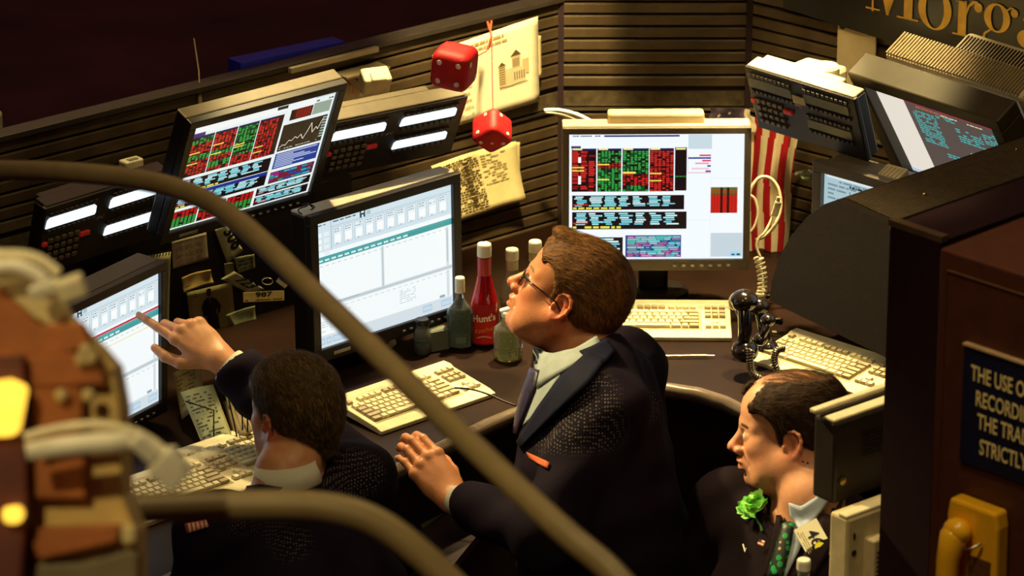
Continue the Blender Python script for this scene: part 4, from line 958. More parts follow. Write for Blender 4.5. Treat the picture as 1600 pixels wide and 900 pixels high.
J2.ell(wr2-nrm(elb2-wr2)*.015, (.070, .070, .070), None, .003, '-'); J2.cap(neck2+np.array([-.03, 0, -.05]), neck2+np.array([-.03, 0, .10]), .074, .10, .006, '-')
V, F = J2.mesh(.0065, folds(.0035, 30))
jm2 = jacket_mat('navy_jacket_standing', navy, [(at_d(905, 655, 8.5), .12), (at_d(985, 640, 8.6), .07)])
jk2 = np_mesh('jacket', V, F, jm2, p2_)
lapm = mat('navy_facing', (.006, .007, .022), .8, var=.15, bump=.2, spec=.15)
col2 = None if True else collar_ring('shirt_collar', neck2+np.array([-.008, 0, .012]), nrm(np.array([-.12, -.05, 1])), np.array([-1., .1, 0]), .067, .080, .056, 34, None, p2_)
U2 = Shape(); U2.p = J2.p+B2.p
drape('shirt_collar', U2, [(832, 545), (862, 552), (900, 543), (932, 524)], [(838, 606), (862, 590), (902, 566), (946, 546)], mat('grey_green_shirt', (.30, .35, .36), .7), p2_, .005, .004, nv=14)
drape('shirt_front', J2, [(838, 580), (828, 600), (812, 640), (800, 668)], [(878, 575), (866, 610), (846, 640), (808, 672)], mat('grey_green_shirt'), p2_, .004)
drape('tie', J2, [(826, 574), (818, 596), (806, 630), (792, 672)], [(842, 578), (836, 604), (824, 634), (806, 678)], mat('dark_figured_tie', (.02, .012, .04), .45, var=.9, scale=120), p2_, .009, .004, puff=.004)
drape('lapel', J2, [(918, 548), (872, 590), (836, 640), (806, 690)], [(946, 560), (918, 600), (872, 640), (812, 700)], lapm, p2_, .011, .006, nv=14)
drape('jacket_collar', J2, [(905, 548), (925, 540), (948, 528)], [(934, 572), (948, 562), (962, 548)], lapm, p2_, .010, .006)
pt = drape('flag_patch', J2, [(822, 706), (826, 716)], [(858, 722), (855, 732)], mat('orange_band', (.62, .12, .03), .8), p2_, .0045, .001, nv=3, nu=6)
cf2 = MB(); ax2 = nrm(elb2-wr2); cf2.tube([wr2+ax2*.018, wr2+ax2*.075], [.033, .040], 24, cap=False); cf2.tube([wr2+ax2*.075, wr2+ax2*.018], [.038, .030], 24, cap=False); wpart(cf2.build('shirt_cuff', mat('cuff_pale', (.45, .44, .40), .7), None, smooth=True), p2_)
# glasses
gl2 = MB(); rimp = []
for q in (1,):
    pass
for q in (1, -1):
    cx, cy, cz = .100, q*.033, -.004; ring = [h2.w((cx-.004*abs(math.cos(t))*0-.010*(abs(cy+.023*math.cos(t))/.056), cy+.023*math.cos(t), cz+.0165*math.sin(t))) for t in np.linspace(0, 2*PI, 25)]
    gl2.tube(ring, .0013, 6, cap=False); gl2.tube([h2.w((.090, q*.055, .004)), h2.w((.05, q*.074, .002)), h2.w((.004, q*.081, -.002)), h2.w((-.016, q*.083, -.016))], .0015, 6)
gl2.tube([h2.w((.098, -.010, .002)), h2.w((.101, 0, .006)), h2.w((.098, .010, .002))], .0012, 6)
wpart(gl2.build('glasses', mat('spectacle_frame', (.02, .015, .015), .25, .6), None, smooth=True), p2_)
ln2 = MB()
for q in (1, -1): ln2.add([h2.w((.100-.010*(abs(q*.033+.021*math.cos(t))/.056), q*.033+.021*math.cos(t), -.004+.0148*math.sin(t))) for t in np.linspace(0, 2*PI, 20, endpoint=False)], [tuple(range(20))])
wpart(ln2.build('lenses', mat('lens_glass', (1, 1, 1), .02, trans=1, ior=1.1, var=0), None), p2_)
tr2 = MB(); wpart(tr2.lathe([(.20, .80), (.20, .9)], 20, (hipc2[0], hipc2[1], 0)).build('trousers', mat('charcoal_wool', (.012, .01, .012), .9), None, smooth=True), p2_) if False else None
T2 = Shape(); T2.ell(hipc2+np.array([0, 0, -.05]), (.165, .19, .16), None, .04)
for q in (-1, 1):
    kn = hipc2+np.array([.0, q*.10, -.45]); ft = np.array([hipc2[0]+.02, hipc2[1]+q*.10, .10]); T2.cap(hipc2+np.array([0, q*.09, -.05]), kn, .105, .082, .03); T2.cap(kn, ft, .082, .075, .02)
V, F = T2.mesh(.012); np_mesh('trousers', V, F, mat('charcoal_wool', (.012, .01, .012), .9), p2_)
SH = Shape()
for q in (-1, 1): ft = np.array([hipc2[0]-.02, hipc2[1]+q*.10, .045]); SH.ell(ft+np.array([-.03, 0, 0]), (.145, .054, .046), None, .01)
V, F = SH.mesh(.008); np_mesh('shoes', V, F, black, p2_)
# ---- first trader: back turned, pointing at the screen ------------------------------------------------
d1 = 8.50
H1 = at_d(461, 646, d1); f1 = nrm(np.array([-.66, .73, -.10])); h1 = Head(H1, f1, nrm([.06, -.06, 1]), .99)
p1_ = person('crew cut man seen from behind, pointing at the lower left monitor', at_d(470, 850, 8.4))
neck1 = at_d(447, 738, 8.44); lf1 = np.array([-.73, -.66, 0])
shL1 = neck1+lf1*.185+np.array([0, 0, -.085]); shR1 = neck1-lf1*.185+np.array([0, 0, -.075])
tip_target = at_pl(244, 476, corner_pos(56.5, -2, .408, .306, (245, 423), 9.0, 1, 1), (math.sin(math.radians(56.5)), -math.cos(math.radians(56.5)), 0))
wr1 = at_d(343, 560, depth(tip_target)-.10)
elb1 = (shR1+wr1)/2+np.array([.02, .12, -.06])
B1 = Shape(); add_head(B1, h1, jowl=.008)
B1.cap(h1.w((-.028, 0, -.045)), neck1, .058, .060, .02); B1.cap(neck1, neck1+np.array([0.0, -.02, -.12]), .060, .08, .02)
B1.cap(neck1+np.array([0, -.01, -.08]), shL1, .06, .055, .04); B1.cap(neck1+np.array([0, -.01, -.08]), shR1, .06, .055, .04)
B1.cap(shR1, elb1, .05, .040, .02); B1.cap(elb1, wr1, .040, .027, .02)
elL1 = shL1+np.array([-.05, -.07, -.27]); wrL1 = elL1+np.array([-.02, .06, -.22]); B1.cap(shL1, elL1, .05, .04, .02); B1.cap(elL1, wrL1, .04, .027, .02)
ch1 = neck1+np.array([.03, -.06, -.30]); B1.ell(ch1, (.17, .15, .20), None, .05); hip1 = np.array([neck1[0]+.06, neck1[1]-.12, .86]); B1.ell(hip1, (.17, .16, .16), None, .06)
F1h = nrm(cvec(-.72, .62, -.18)); Bk1 = nrm(cvec(.22, .32, .92))
add_hand(B1, wr1, F1h, Bk1, 1, [(8, 4, 3), (38, 82, 50), (50, 88, 50), (58, 88, 50)], 0, 1.08, .6, thumb_dir=[(.66, .72, -.12), (.95, .32, -.10), (1, .0, -.05)])
add_hand(B1, wrL1, nrm([0, .2, -1]), nrm([-1, 0, 0]), -1, [(15, 25, 20)]*4, 0, 1.0)
for q in (-1, 1):
    k_ = lf1*q*.10; kn = hip1+k_+np.array([-.02, .05, -.42]); ft = np.array([hip1[0], hip1[1]+.02, .09])+k_; B1.cap(hip1+k_, kn, .085, .06, .03); B1.cap(kn, ft, .06, .04, .02); B1.ell(ft+np.array([-.03, .05, -.04]), (.06, .11, .04), None, .02)
V, F = B1.mesh(.0032)
np_mesh('body', V, F, skinm, p1_, skin_color(h1, V, (.58, .27, .13), (.68, .12, .06), .2))
eyes(h1, p1_, brow=(.05, .03, .01))
S1 = add_hair(h1, .009, .05, nape=.030)
fl1 = lambda l: (.55, .1, .6) if l[2] > .07 else (-.4, 0, -.9)
put_hair(p1_, S1, h1, (.07, .042, .016), [(.17, .11, .04), (.10, .06, .022), (.24, .16, .06), (.04, .024, .010)], 6500, .018, fl1, seed=4, lift=.004)
J1 = Shape()
J1.ell(ch1, (.205, .175, .25), None, .05); J1.ell(hip1+np.array([0, 0, .12]), (.21, .19, .30), None, .06)
J1.cap(neck1+np.array([.01, -.03, -.095]), shL1, .072, .080, .05); J1.cap(neck1+np.array([.01, -.03, -.095]), shR1, .072, .080, .05)
J1.cap(shR1, elb1, .080, .066, .03); J1.cap(elb1, wr1+(elb1-wr1)*.28, .066, .060, .03); J1.cap(shL1, elL1, .082, .066, .03); J1.cap(elL1, wrL1+(elL1-wrL1)*.15, .066, .048, .03)
J1.ell(wr1-nrm(elb1-wr1)*.005, (.070, .070, .070), None, .003, '-'); J1.cap(neck1+np.array([-.01, .01, -.05]), neck1+np.array([-.02, .03, .10]), .070, .095, .006, '-')
V, F = J1.mesh(.0065, folds(.0035, 30))
np_mesh('jacket', V, F, jacket_mat('navy_jacket_pointing', navy, [(at_d(562, 720, 8.45), .10), (at_d(430, 800, 8.2), .13)]), p1_)
collar_ring('shirt_collar', neck1+np.array([0.0, .0, .004]), nrm([-.05, .08, 1]), f1, .062, .073, .050, 30, shirt_white, p1_, drop=.02)
cf = MB(); ax = nrm(elb1-wr1); cf.tube([wr1+ax*.024, wr1+ax*.085], [.041, .048], 24, cap=False); cf.tube([wr1+ax*.085, wr1+ax*.024], [.046, .037], 24, cap=False); wpart(cf.build('shirt_cuff', shirt_white, None, smooth=True), p1_)
drape('jacket_collar', J1, [(388, 752), (430, 742), (480, 726)], [(380, 772), (432, 764), (500, 744)], lapm, p1_, .010, .006, nv=12)
fp = MB(); 
patch1 = drape('flag_patch', J1, [(288, 818), (291, 834)], [(322, 812), (326, 822)], mat('patch_red', (.70, .10, .05), .7), p1_, .006, .003, nv=3, nu=6)
for k in range(5):
    x = 293+k*6.6; drape('stripe', J1, [(x, 818-k*1.2), (x+2, 832-k*2)], [(x+3.0, 817.5-k*1.2), (x+5.0, 831.5-k*2)], shirt_white, patch1, .0075, .002, nv=2, nu=1)
T1 = Shape(); T1.ell(hip1, (.19, .18, .16), None, .04)
for q in (-1, 1):
    k_ = lf1*q*.10; kn = hip1+k_+np.array([-.02, .05, -.42]); ft = np.array([hip1[0], hip1[1]+.02, .10])+k_; T1.cap(hip1+k_, kn, .105, .082, .03); T1.cap(kn, ft, .082, .075, .02)
V, F = T1.mesh(.012); np_mesh('trousers', V, F, mat('charcoal_wool'), p1_)
SH = Shape()
for q in (-1, 1): SH.ell(np.array([hip1[0]-.03, hip1[1]+.06, .045])+lf1*q*.10, (.06, .14, .046), None, .01)
V, F = SH.mesh(.008); np_mesh('shoes', V, F, black, p1_)
# ---- third trader: lower right, green carnation ---------------------------------------------------------
H3 = at_d(1232, 674, 8.46); f3 = nrm(cvec(-.96, -.02, -.10)); h3 = Head(H3, f3, nrm(cvec(.06, .95, .22)), 1.03)
p3_ = person('balding man in profile wearing dark suit with green carnation and shamrock tie', at_d(1262, 850, 8.4))
neck3 = at_d(1268, 775, 8.42); tf3 = np.array([-.72, -.69, 0]); lf3 = np.array([.69, -.72, 0])
shL3 = neck3+lf3*.19+np.array([0.02, 0.02, -.10]); shR3 = neck3-lf3*.19+np.array([-.02, 0, -.09])
B3 = Shape(); add_head(B3, h3, jowl=.016, nose=1.05)
B3.cap(h3.w((-.028, 0, -.045)), neck3, .058, .062, .04); h3.e(B3, (.016, 0, -.092), (.052, .050, .034), .03)
B3.cap(neck3, neck3+np.array([0.0, 0, -.12]), .064, .08, .02); B3.cap(neck3+np.array([0, 0, -.09]), shL3, .06, .055, .04); B3.cap(neck3+np.array([0, 0, -.09]), shR3, .06, .055, .04)
elL3 = shL3+np.array([.0, -.08, -.26]); elR3 = shR3+np.array([-.08, .02, -.26]); wL3 = elL3+np.array([-.18, -.06, .0]); wR3 = elR3+np.array([-.16, -.10, .0])
for a, b, c_ in ((shL3, elL3, wL3), (shR3, elR3, wR3)): B3.cap(a, b, .05, .04, .02); B3.cap(b, c_, .04, .027, .02)
ch3 = neck3+np.array([.0, .0, -.29]); B3.ell(ch3, (.16, .16, .20), None, .05); hip3 = np.array([neck3[0]+.01, neck3[1]+.02, .85]); B3.ell(hip3, (.17, .17, .16), None, .06)
add_hand(B3, wL3, nrm([-1, -.2, -.1]), nrm([0, 0, 1]), -1, [(20, 30, 20)]*4, 0); add_hand(B3, wR3, nrm([-1, -.5, -.1]), nrm([0, 0, 1]), 1, [(20, 30, 20)]*4, 0)
for q in (-1, 1):
    k_ = lf3*q*.10; kn = hip3+k_+np.array([0, 0, -.42]); ft = np.array([hip3[0], hip3[1], .09])+k_; B3.cap(hip3+k_, kn, .085, .06, .03); B3.cap(kn, ft, .06, .04, .02); B3.ell(ft+tf3*.05+np.array([0, 0, -.04]), (.09, .09, .04), None, .02)
V, F = B3.mesh(.0032)
np_mesh('body', V, F, skinm, p3_, skin_color(h3, V, (.60, .29, .17), (.66, .20, .12), .55, (.45, .17, .09)))
eyes(h3, p3_, brow=(.06, .03, .012))
S3 = add_hair(h3, .010, .05, bald=1)
fl3 = lambda l: (-.9, .1, .1) if l[2] > .05 else (-.5, 0, -.85)
put_hair(p3_, S3, h3, (.028, .013, .007), [(.05, .026, .013), (.03, .015, .008), (.08, .045, .022), (.025, .014, .008)], 5200, .034, fl3, seed=6, lift=.0035)
# thin combed-over strands on the bald crown
CR = Shape(); h3.e(CR, (-.015, 0, .045), (.0975, .0765, .0785)); h3.e(CR, (.036, 0, .046), (.0525, .0615, .0525), .03)
rs = np.random.RandomState(5); th_ = rs.uniform(-.06, .06, 460); yy = rs.uniform(-.055, .055, 460); P = np.array([h3.w((a, b, .118)) for a, b in zip(th_, yy)]); P = P-CR.grad(P)*CR.val(P)[:, None]
VV, FF, cc = strands(CR, h3, 420, .07, lambda l: (-.9, .35, .0), [(.05, .025, .012), (.09, .05, .02)], .0015, .0009, 9, 6, P); wpart(tag(np_mesh('combed_strands', VV, FF, hairm, p3_, cc, smooth=False), kind='stuff'), p3_)
J3 = Shape(); J3.ell(ch3, (.195, .185, .25), None, .05); J3.ell(hip3+np.array([0, 0, .14]), (.21, .20, .32), None, .06)
for s_, e_, w__ in ((shL3, elL3, wL3), (shR3, elR3, wR3)): J3.cap(neck3+np.array([0, 0, -.10]), s_, .072, .078, .05); J3.cap(s_, e_, .080, .064, .03); J3.cap(e_, w__+(e_-w__)*.15, .064, .046, .03)
J3.cap(neck3+tf3*.02+np.array([0, 0, -.05]), neck3+tf3*.02+np.array([0, 0, .12]), .076, .10, .006, '-')
V, F = J3.mesh(.0065, folds(.0035, 30)); suit = mat('dark_suit', (.008, .0035, .006), .85, var=.3, scale=10, bump=.5, bscale=30, spec=.12)
np_mesh('jacket', V, F, suit, p3_)
None if True else collar_ring('shirt_collar', neck3+tf3*.004+np.array([0, 0, .006]), nrm(np.array([-.08, -.10, 1])), tf3, .068, .084, .062, 30, shirt_blue, p3_, drop=.04)
def tie_material():
    m = mat('green_tie', (.004, .014, .010), .45, var=.2); nt = m.node_tree; N = nt.nodes; L = nt.links; b = N['Principled BSDF']; src = b.inputs['Base Color'].links[0].from_socket; tc = N.new('ShaderNodeTexCoord')
    for sc, th, col in ((62, .0, (.006, .26, .06, 1)), (38, .1, (.55, .22, .12, 1))):
        v = N.new('ShaderNodeTexVoronoi'); v.inputs['Scale'].default_value = sc; L.new(tc.outputs['Object'], v.inputs['Vector']); lt = N.new('ShaderNodeMath'); lt.operation = 'LESS_THAN'; lt.inputs[1].default_value = .36 if sc == 62 else .16; L.new(v.outputs['Distance'], lt.inputs[0])
        mx = N.new('ShaderNodeMix'); mx.data_type = 'RGBA'; L.new(lt.outputs[0], mx.inputs[0]); L.new(src, mx.inputs[6]); mx.inputs[7].default_value = col; src = mx.outputs[2]
    L.new(src, b.inputs['Base Color']); return m
tie_mat = tie_material()
U3 = Shape(); U3.p = J3.p+B3.p
drape('shirt_collar', U3, [(1232, 786), (1250, 792), (1276, 776), (1302, 744)], [(1234, 806), (1252, 832), (1278, 806), (1306, 768)], shirt_blue, p3_, .005, .004, nv=14)
drape('shirt_front', J3, [(1222, 790), (1218, 830), (1208, 905)], [(1296, 765), (1272, 812), (1226, 905)], shirt_blue, p3_, .004, nv=12)
drape('tie', J3, [(1228, 786), (1226, 806), (1212, 850), (1196, 905)], [(1248, 786), (1243, 806), (1236, 850), (1222, 905)], tie_mat, p3_, .010, .004, nv=14, puff=.006)
drape('lapel', J3, [(1214, 800), (1204, 850), (1190, 905)], [(1226, 796), (1220, 850), (1200, 905)], suit, p3_, .010, .006, nv=10)
drape('lapel', J3, [(1300, 770), (1276, 826), (1236, 905)], [(1316, 776), (1312, 836), (1270, 905)], suit, p3_, .010, .006, nv=10)
# carnation
cc3 = trace(J3, 1181, 794, .012); g3 = J3.grad(cc3[None])[0]; cm = MB(); rnd = random.Random(4); R3 = basis(g3, [0, 0, 1])
for k in range(34):
    a = rnd.uniform(0, 2*PI); rr_ = rnd.uniform(.004, .026); c0 = cc3+R3[:, 1]*math.cos(a)*rr_+R3[:, 2]*math.sin(a)*rr_*1.1+R3[:, 0]*(.022-rr_*.6)
    cm.cur = rnd.choice([(.22, .62, .08), (.35, .75, .16), (.12, .48, .06), (.30, .70, .12)]); n_ = 7; o1 = nrm(rnd.choice([1, -1])*R3[:, 1]*rnd.random()+R3[:, 2]*rnd.uniform(-1, 1)+R3[:, 0]*rnd.uniform(.1, .9)); o2 = nrm(np.cross(o1, R3[:, 0]+.01)); r_ = rnd.uniform(.010, .016); rim = []
    for j in range(n_): t = PI*j/(n_-1); rim.append(c0+(o1*math.sin(t)+o2*math.cos(t))*r_*(1+.18*(j % 2))+R3[:, 0]*.003*(j % 2))
    cm.add([c0-R3[:, 0]*.004]+rim, [(0, j, j+1) for j in range(1, n_)])
fw_ = wpart(cm.build('carnation', mat('petal', rough=.6, attr='Col', var=.1), None), p3_)
st = MB(); st.tube([cc3-R3[:, 2]*.012+R3[:, 1]*.001, trace(J3, 1188, 822, .004), trace(J3, 1191, 830, .004)], .0025, 6); wpart(st.build('stem', mat('stem_green', (.05, .16, .03), .6), None), p3_)
# badge with number, pins
def badge_card(p, S, cu, cv_, wd, ht, rot, txts, name='badge', col=(.78, .74, .55), parent_=None):
    c0 = trace(S, cu, cv_, .008); g = nrm(S.grad(c0[None], .01)[0]+(-FWD)*.7); xr = nrm(np.array([1., 0, 0])-g*g[0]); zr = np.cross(xr, g)*-1; zr = np.cross(g, xr); a = math.radians(rot)
    x_ = xr*math.cos(a)+zr*math.sin(a); z_ = -xr*math.sin(a)+zr*math.cos(a); c0 = c0+g*.003
    fn = lambda x, z, l: tuple(c0+x_*x+z_*z+g*l); cv = Canvas(wd, ht, fn); bx = MB()
    o = MB(); pts = [(x, z) for x, z in ((-wd/2, -ht/2), (wd/2, -ht/2), (wd/2, ht/2), (-wd/2, ht/2))]
    o.cur = col; o.add([fn(x, z, 0) for x, z in pts]+[fn(x, z, -.0015) for x, z in pts], [(0, 1, 2, 3), (7, 6, 5, 4), (0, 4, 5, 1), (1, 5, 6, 2), (2, 6, 7, 3), (3, 7, 4, 0)])
    ob = wpart(o.build(name, paperm, None), p); txts(cv); wpart(cv.mb.build('badge_print', paperm, None), ob); return ob
def b46(c):
    c.text('46', .22, .64, .034, '#181c10', 2, offset=.0004); r = random.Random(1); c.poly([(.72+.13*math.cos(t), .42+.20*math.sin(t)) for t in np.linspace(0, 2*PI, 16, endpoint=False)], '#e8d820', 3); c.dashes(.10, .70, .75, .95, 3, '#a8a078', 2, .4, .8, .03, .10, r); c.rect(.92, .7, .95, .76, '#807850', 2)
badge_card(p3_, J3, 1272, 845, .076, .052, -62, b46, col=(.95, .90, .66))
badge_card(p3_, J3, 1190, 848, .013, .011, -25, lambda c: (c.rect(0, 0, .45, .5, '#1c2450', 1), c.rect(.5, 0, 1, .3, '#f0e0d0', 1), c.rect(0, .65, 1, .85, '#f0e0d0', 1)), 'flag_pin', (.75, .20, .06))
pn3 = MB(); a_ = trace(J3, 1161, 850, .006); b_ = trace(J3, 1164, 862, .006); c_ = trace(J3, 1166, 856, .006); pn3.tube([a_, b_, c_], .0014, 6); wpart(pn3.build('ribbon_pin', white, None), p3_)
T3 = Shape(); T3.ell(hip3, (.19, .19, .16), None, .04)
for q in (-1, 1):
    k_ = lf3*q*.10; kn = hip3+k_+np.array([0, 0, -.42]); ft = np.array([hip3[0], hip3[1], .10])+k_; T3.cap(hip3+k_, kn, .105, .082, .03); T3.cap(kn, ft, .082, .075, .02)
V, F = T3.mesh(.012); np_mesh('trousers', V, F, mat('charcoal_wool'), p3_)
SH = Shape()
for q in (-1, 1): SH.ell(np.array([hip3[0], hip3[1], .045])+tf3*.03+lf3*q*.10, (.11, .09, .046), None, .01)
V, F = SH.mesh(.008); np_mesh('shoes', V, F, black, p3_)
# ------------------------------------------------------------------ things on the walls
def sheet_px(name, label, cat, corners, off, painter, base='#d8d0a8', curl=0., group=None, nrmv=ln, org=(LP[0], LP[1], 0), yaw=A40, nu=10, nv=10, thick=.0012):
    """a sheet fixed to a wall plane, its corners where the sight lines meet that plane"""
    ex = np.array([math.cos(yaw), math.sin(yaw), 0]); n = np.array(nrmv, float); O = np.array(org, float)+n*off
    cs = []
    for u, v in corners: q = at_pl(u, v, O, n)-O; cs.append((float(q@ex), float(q[2])))
    w_ = math.hypot(cs[1][0]-cs[0][0], cs[1][1]-cs[0][1]); h_ = math.hypot(cs[3][0]-cs[0][0], cs[3][1]-cs[0][1])
    cx = sum(c[0] for c in cs)/4; cz = sum(c[1] for c in cs)/4; M = Matrix.Translation(Vector(O)) @ Matrix.Rotation(yaw, 4, 'Z') @ Matrix.Translation((cx, 0, cz))
    r = empty(name, M, label, cat, group)
    def fn(x, z, l):
        u = x/w_+.5; v = .5-z/h_; b = [(1-u)*(1-v), u*(1-v), u*v, (1-u)*v]
        s_ = sum(k*c[0] for k, c in zip(b, cs))-cx; zz = sum(k*c[1] for k, c in zip(b, cs))-cz
        return (s_, -l*2.5-curl*(abs(2*u-1)**2.2*.6+abs(v)**3*.5+.08*math.sin(u*9+v*4)), zz)
    cv = Canvas(w_, h_, fn); cv.grid(base, nu, nv); n0 = len(cv.mb.v)
    o = cv.mb.build('sheet', paperm, r, smooth=True); sd = o.modifiers.new('s', 'SOLIDIFY'); sd.thickness = thick; sd.offset = -1
    cv = Canvas(w_, h_, fn); painter(cv)
    if cv.mb.f: cv.mb.build('print', paperm, r)
    return r
def text_rows(c, u0, v0, u1, v1, rows, col, seed=1, dens=.8, L=2, fill=.35, mx=.09): c.dashes(u0, v0, u1, v1, rows, col, L, fill, dens, .02, mx, random.Random(seed))
def poster(c):
    c.text('Carnival of Cuisine' if False else 'C', .5, .2, .001, '#c8b890', 2)
    text_rows(c, .22, .06, .60, .11, 1, '#b09a68', 3, .95, fill=.7); text_rows(c, .26, .13, .64, .17, 1, '#b09a68', 4, .95, fill=.7)
    for i in range(9): text_rows(c, .04, .20+i*.085, .20, .245+i*.085, 2, '#a89060', i+5, .8)
    # line drawing of a cluster of old buildings
    for (a, b, d, e, col) in ((.52, .44, .60, .70, '#cdb88a'), (.60, .50, .70, .71, '#d8c8a0'), (.68, .36, .78, .52, '#cbb890'), (.70, .52, .84, .70, '#dccca4'), (.80, .44, .88, .62, '#cdb88a')): c.rect(a, b, d, e, col, 1)
    for i in range(8): c.rect(.525, .46+i*.028, .595, .470+i*.028, '#5c4a28', 2); 
    for i in range(5): c.rect(.70+i*.028, .56, .711+i*.028, .66, '#5c4a28', 2); c.rect(.69+i*.016, .40, .698+i*.016, .50, '#6c5830', 2)
    c.poly([(.66, .37), (.73, .30), (.79, .37)], '#5c4a28', 2); c.poly([(.51, .45), (.56, .40), (.61, .45)], '#5c4a28', 2); c.line(.52, .71, .86, .705, .0015, '#3c3018', 3)
sheet_px('wall_poster', 'bright cream poster with a small drawing of buildings, behind the hanging dice string', 'poster', [(703, 72), (840, 25), (842, 158), (716, 196)], .022, poster, '#fbf0cc', .002)
sheet_px('paper_sheet', 'blank edge of a sheet tucked behind the cream poster', 'paper', [(800, 45), (845, 56), (846, 120), (800, 135)], .016, lambda c: None, '#e8d8a8', .001)
def listing(c):
    text_rows(c, .04, .05, .55, .93, 22, '#5c4c28', 9, .85, fill=.45, mx=.07); text_rows(c, .58, .08, .86, .6, 12, '#8c7a4c', 10, .5)
    for k in (.34, .45): c.rect(k, .03, k+.006, .95, '#8c7a4c', 2)
    for i in range(12): c.rect(.36, .12+i*.065, .43, .15+i*.065, '#4a3a18', 3)
sheet_px('wall_list', 'curling yellowed list hanging on the slats under the red dice', 'paper', [(670, 258), (802, 219), (815, 310), (700, 348)], .026, listing, '#ecdca0', .016)
sheet_px('paper_sheet', 'torn strip of paper showing at the right edge of the yellowed list', 'paper', [(795, 222), (812, 222), (812, 280), (797, 284)], .018, lambda c: None, '#cdbd86', .002)
# pin board and what is on it
(a, za), (b, zb) = lpt(60, 470, .02), lpt(548, 330, .02)
pb = MB(); pb.box(((a+b)/2, -.018, (1.425+DZ)/2), (b-a, .014, 1.425-DZ)); tag(pb.build('pin_board', mat('pin_board_black', (.012, .007, .008), .75, var=.3), None, ML), 'black board on the left wall carrying badges and slips', 'board')
OB = .032
sheet_px('paper_slip', 'pinkish printed slip at upper left of the pinned papers', 'paper', [(268, 377), (322, 363), (325, 404), (270, 420)], OB, lambda c: (text_rows(c, .06, .06, .95, .14, 1, '#5a3a30', 1), [text_rows(c, .08+k*.29, .25+j*.25, .28+k*.29, .44+j*.25, 3, '#8a4a44', k+j*3+2, .8) for k in range(3) for j in range(3)]), '#b4a888', .002)
def bdg(num, rot=0): return lambda c: (text_rows(c, .06, .10, .94, .38, 4, '#3e5028', int(num), .9), c.text(num, .22, .86, .040, '#14140c', 3, offset=.0006))
sheet_px('number_badge', 'tilted pale badge reading 306', 'badge', [(355, 411), (335, 358), (352, 348), (379, 391)], OB+.004, lambda c: (text_rows(c, .08, .08, .92, .40, 4, '#3e5028', 306, .9), c.text('306', .36, .84, .040, '#14140c', 3, offset=.0006, sx=.9)), '#a8a482', .003)if False else None
sheet_px('number_badge', 'tilted pale badge reading 306', 'badge', [(352, 349), (380, 391), (355, 411), (335, 357)], OB+.004, lambda c: (text_rows(c, .05, .62, .95, .95, 4, '#3e5028', 306, .9), c.text('306', .16, .50, .040, '#0c0c08', 3, offset=.0012)), '#cfcba0', .0004)
sheet_px('number_badge', 'slanting pale badge reading 723 above the photograph', 'badge', [(366, 424), (414, 452), (388, 458), (345, 436)], OB+.004, lambda c: (c.text('723', .26, .62, .040, '#0c0c08', 3, offset=.0012), text_rows(c, .05, .70, .95, .94, 2, '#3e4428', 7, .8)), '#c4c098', .0004)
pl = empty('number_plate', frame(Vector(at_d(412, 463, 9.27)), 8, 0), 'small yellow plastic plate reading 987', 'badge')
MB().box((0, 0, 0), (.092, .004, .0245), bev=.0018).build('plate', mat('yellow_plate', (.62, .48, .17), .45), pl)
c = Canvas(.092, .0245); c.text('987', .5, .50, .017, '#14120a', 12, align='CENTER', sx=1.45, offset=.0004); text_rows(c, .05, .70, .95, .86, 1, '#4a3c18', 5, .9, 12, .6); c.build('print', paperm, pl)
sheet_px('paper_slip', 'curled slip with warm highlight above the photograph', 'paper', [(282, 433), (327, 420), (330, 440), (284, 456)], OB+.006, lambda c: text_rows(c, .06, .62, .30, .80, 1, '#3a3020', 3), '#c4a860', .010)
def photo(c):
    d = '#15120f'
    c.poly([(.46+.055*math.cos(t), .10+.085*math.sin(t)) for t in np.linspace(0, 2*PI, 16, endpoint=False)], '#4a3c28', 3)
    c.poly([(.40, .06), (.43, .015), (.49, .01), (.53, .06), (.50, .05), (.42, .05)], d, 4)
    c.poly([(.42, .20), (.50, .20), (.62, .26), (.70, .42), (.66, .58), (.62, .55), (.64, .95), (.42, .95), (.36, .55), (.30, .58), (.28, .36), (.34, .25)], d, 2)
    c.poly([(.44, .20), (.49, .20), (.47, .36)], '#6a6450', 4); text_rows(c, .05, .04, .2, .14, 2, '#4a4428', 3); c.poly([(.59, .44), (.62, .45), (.60, .58), (.57, .55)], '#7d784e', 4)
sheet_px('photograph', 'pinned colour photograph of a person in a dark coat beside the pointing hand', 'photograph', [(292, 457), (362, 441), (369, 514), (300, 532)], OB+.001, photo, '#a8a066', .0003)
sheet_px('paper_slip', 'dark lettered slip right of the badge 306', 'paper', [(365, 403), (397, 397), (398, 418), (372, 427)], OB+.002, lambda c: text_rows(c, .1, .15, .9, .9, 3, '#2a3020', 8, .9, fill=.6), '#8c9068', .002)
sheet_px('paper_slip', 'small plain slip tucked above the badge 723', 'paper', [(350, 412), (364, 410), (366, 424), (351, 430)], OB+.001, lambda c: None, '#76724c', .002)
sheet_px('paper_slip', 'curled greenish slip at lower right of the photograph', 'paper', [(352, 492), (397, 477), (398, 499), (366, 511)], OB+.004, lambda c: text_rows(c, .35, .25, .9, .65, 3, '#4c5438', 9), '#a0a87a', .006)
nb = sheet_px('notebook', 'spiral notebook page sticking out behind the lower left monitor', 'notebook', [(190, 408), (266, 393), (262, 520), (190, 540)], .12, lambda c: None, '#a09a68', .004)
sp_ = MB()
for k in range(16):
    p = at_pl(194+k*4.6, 407-k*.85, np.array([LP[0], LP[1], 0])+np.array(ln)*.125, ln); sp_.tube([p+np.array([0, 0, -.006]), p+np.array(ln)*.004, p+np.array([0, 0, .006])], .0012, 5)
wpart(tag(sp_.build('spiral_binding', black, None), kind='stuff'), nb)
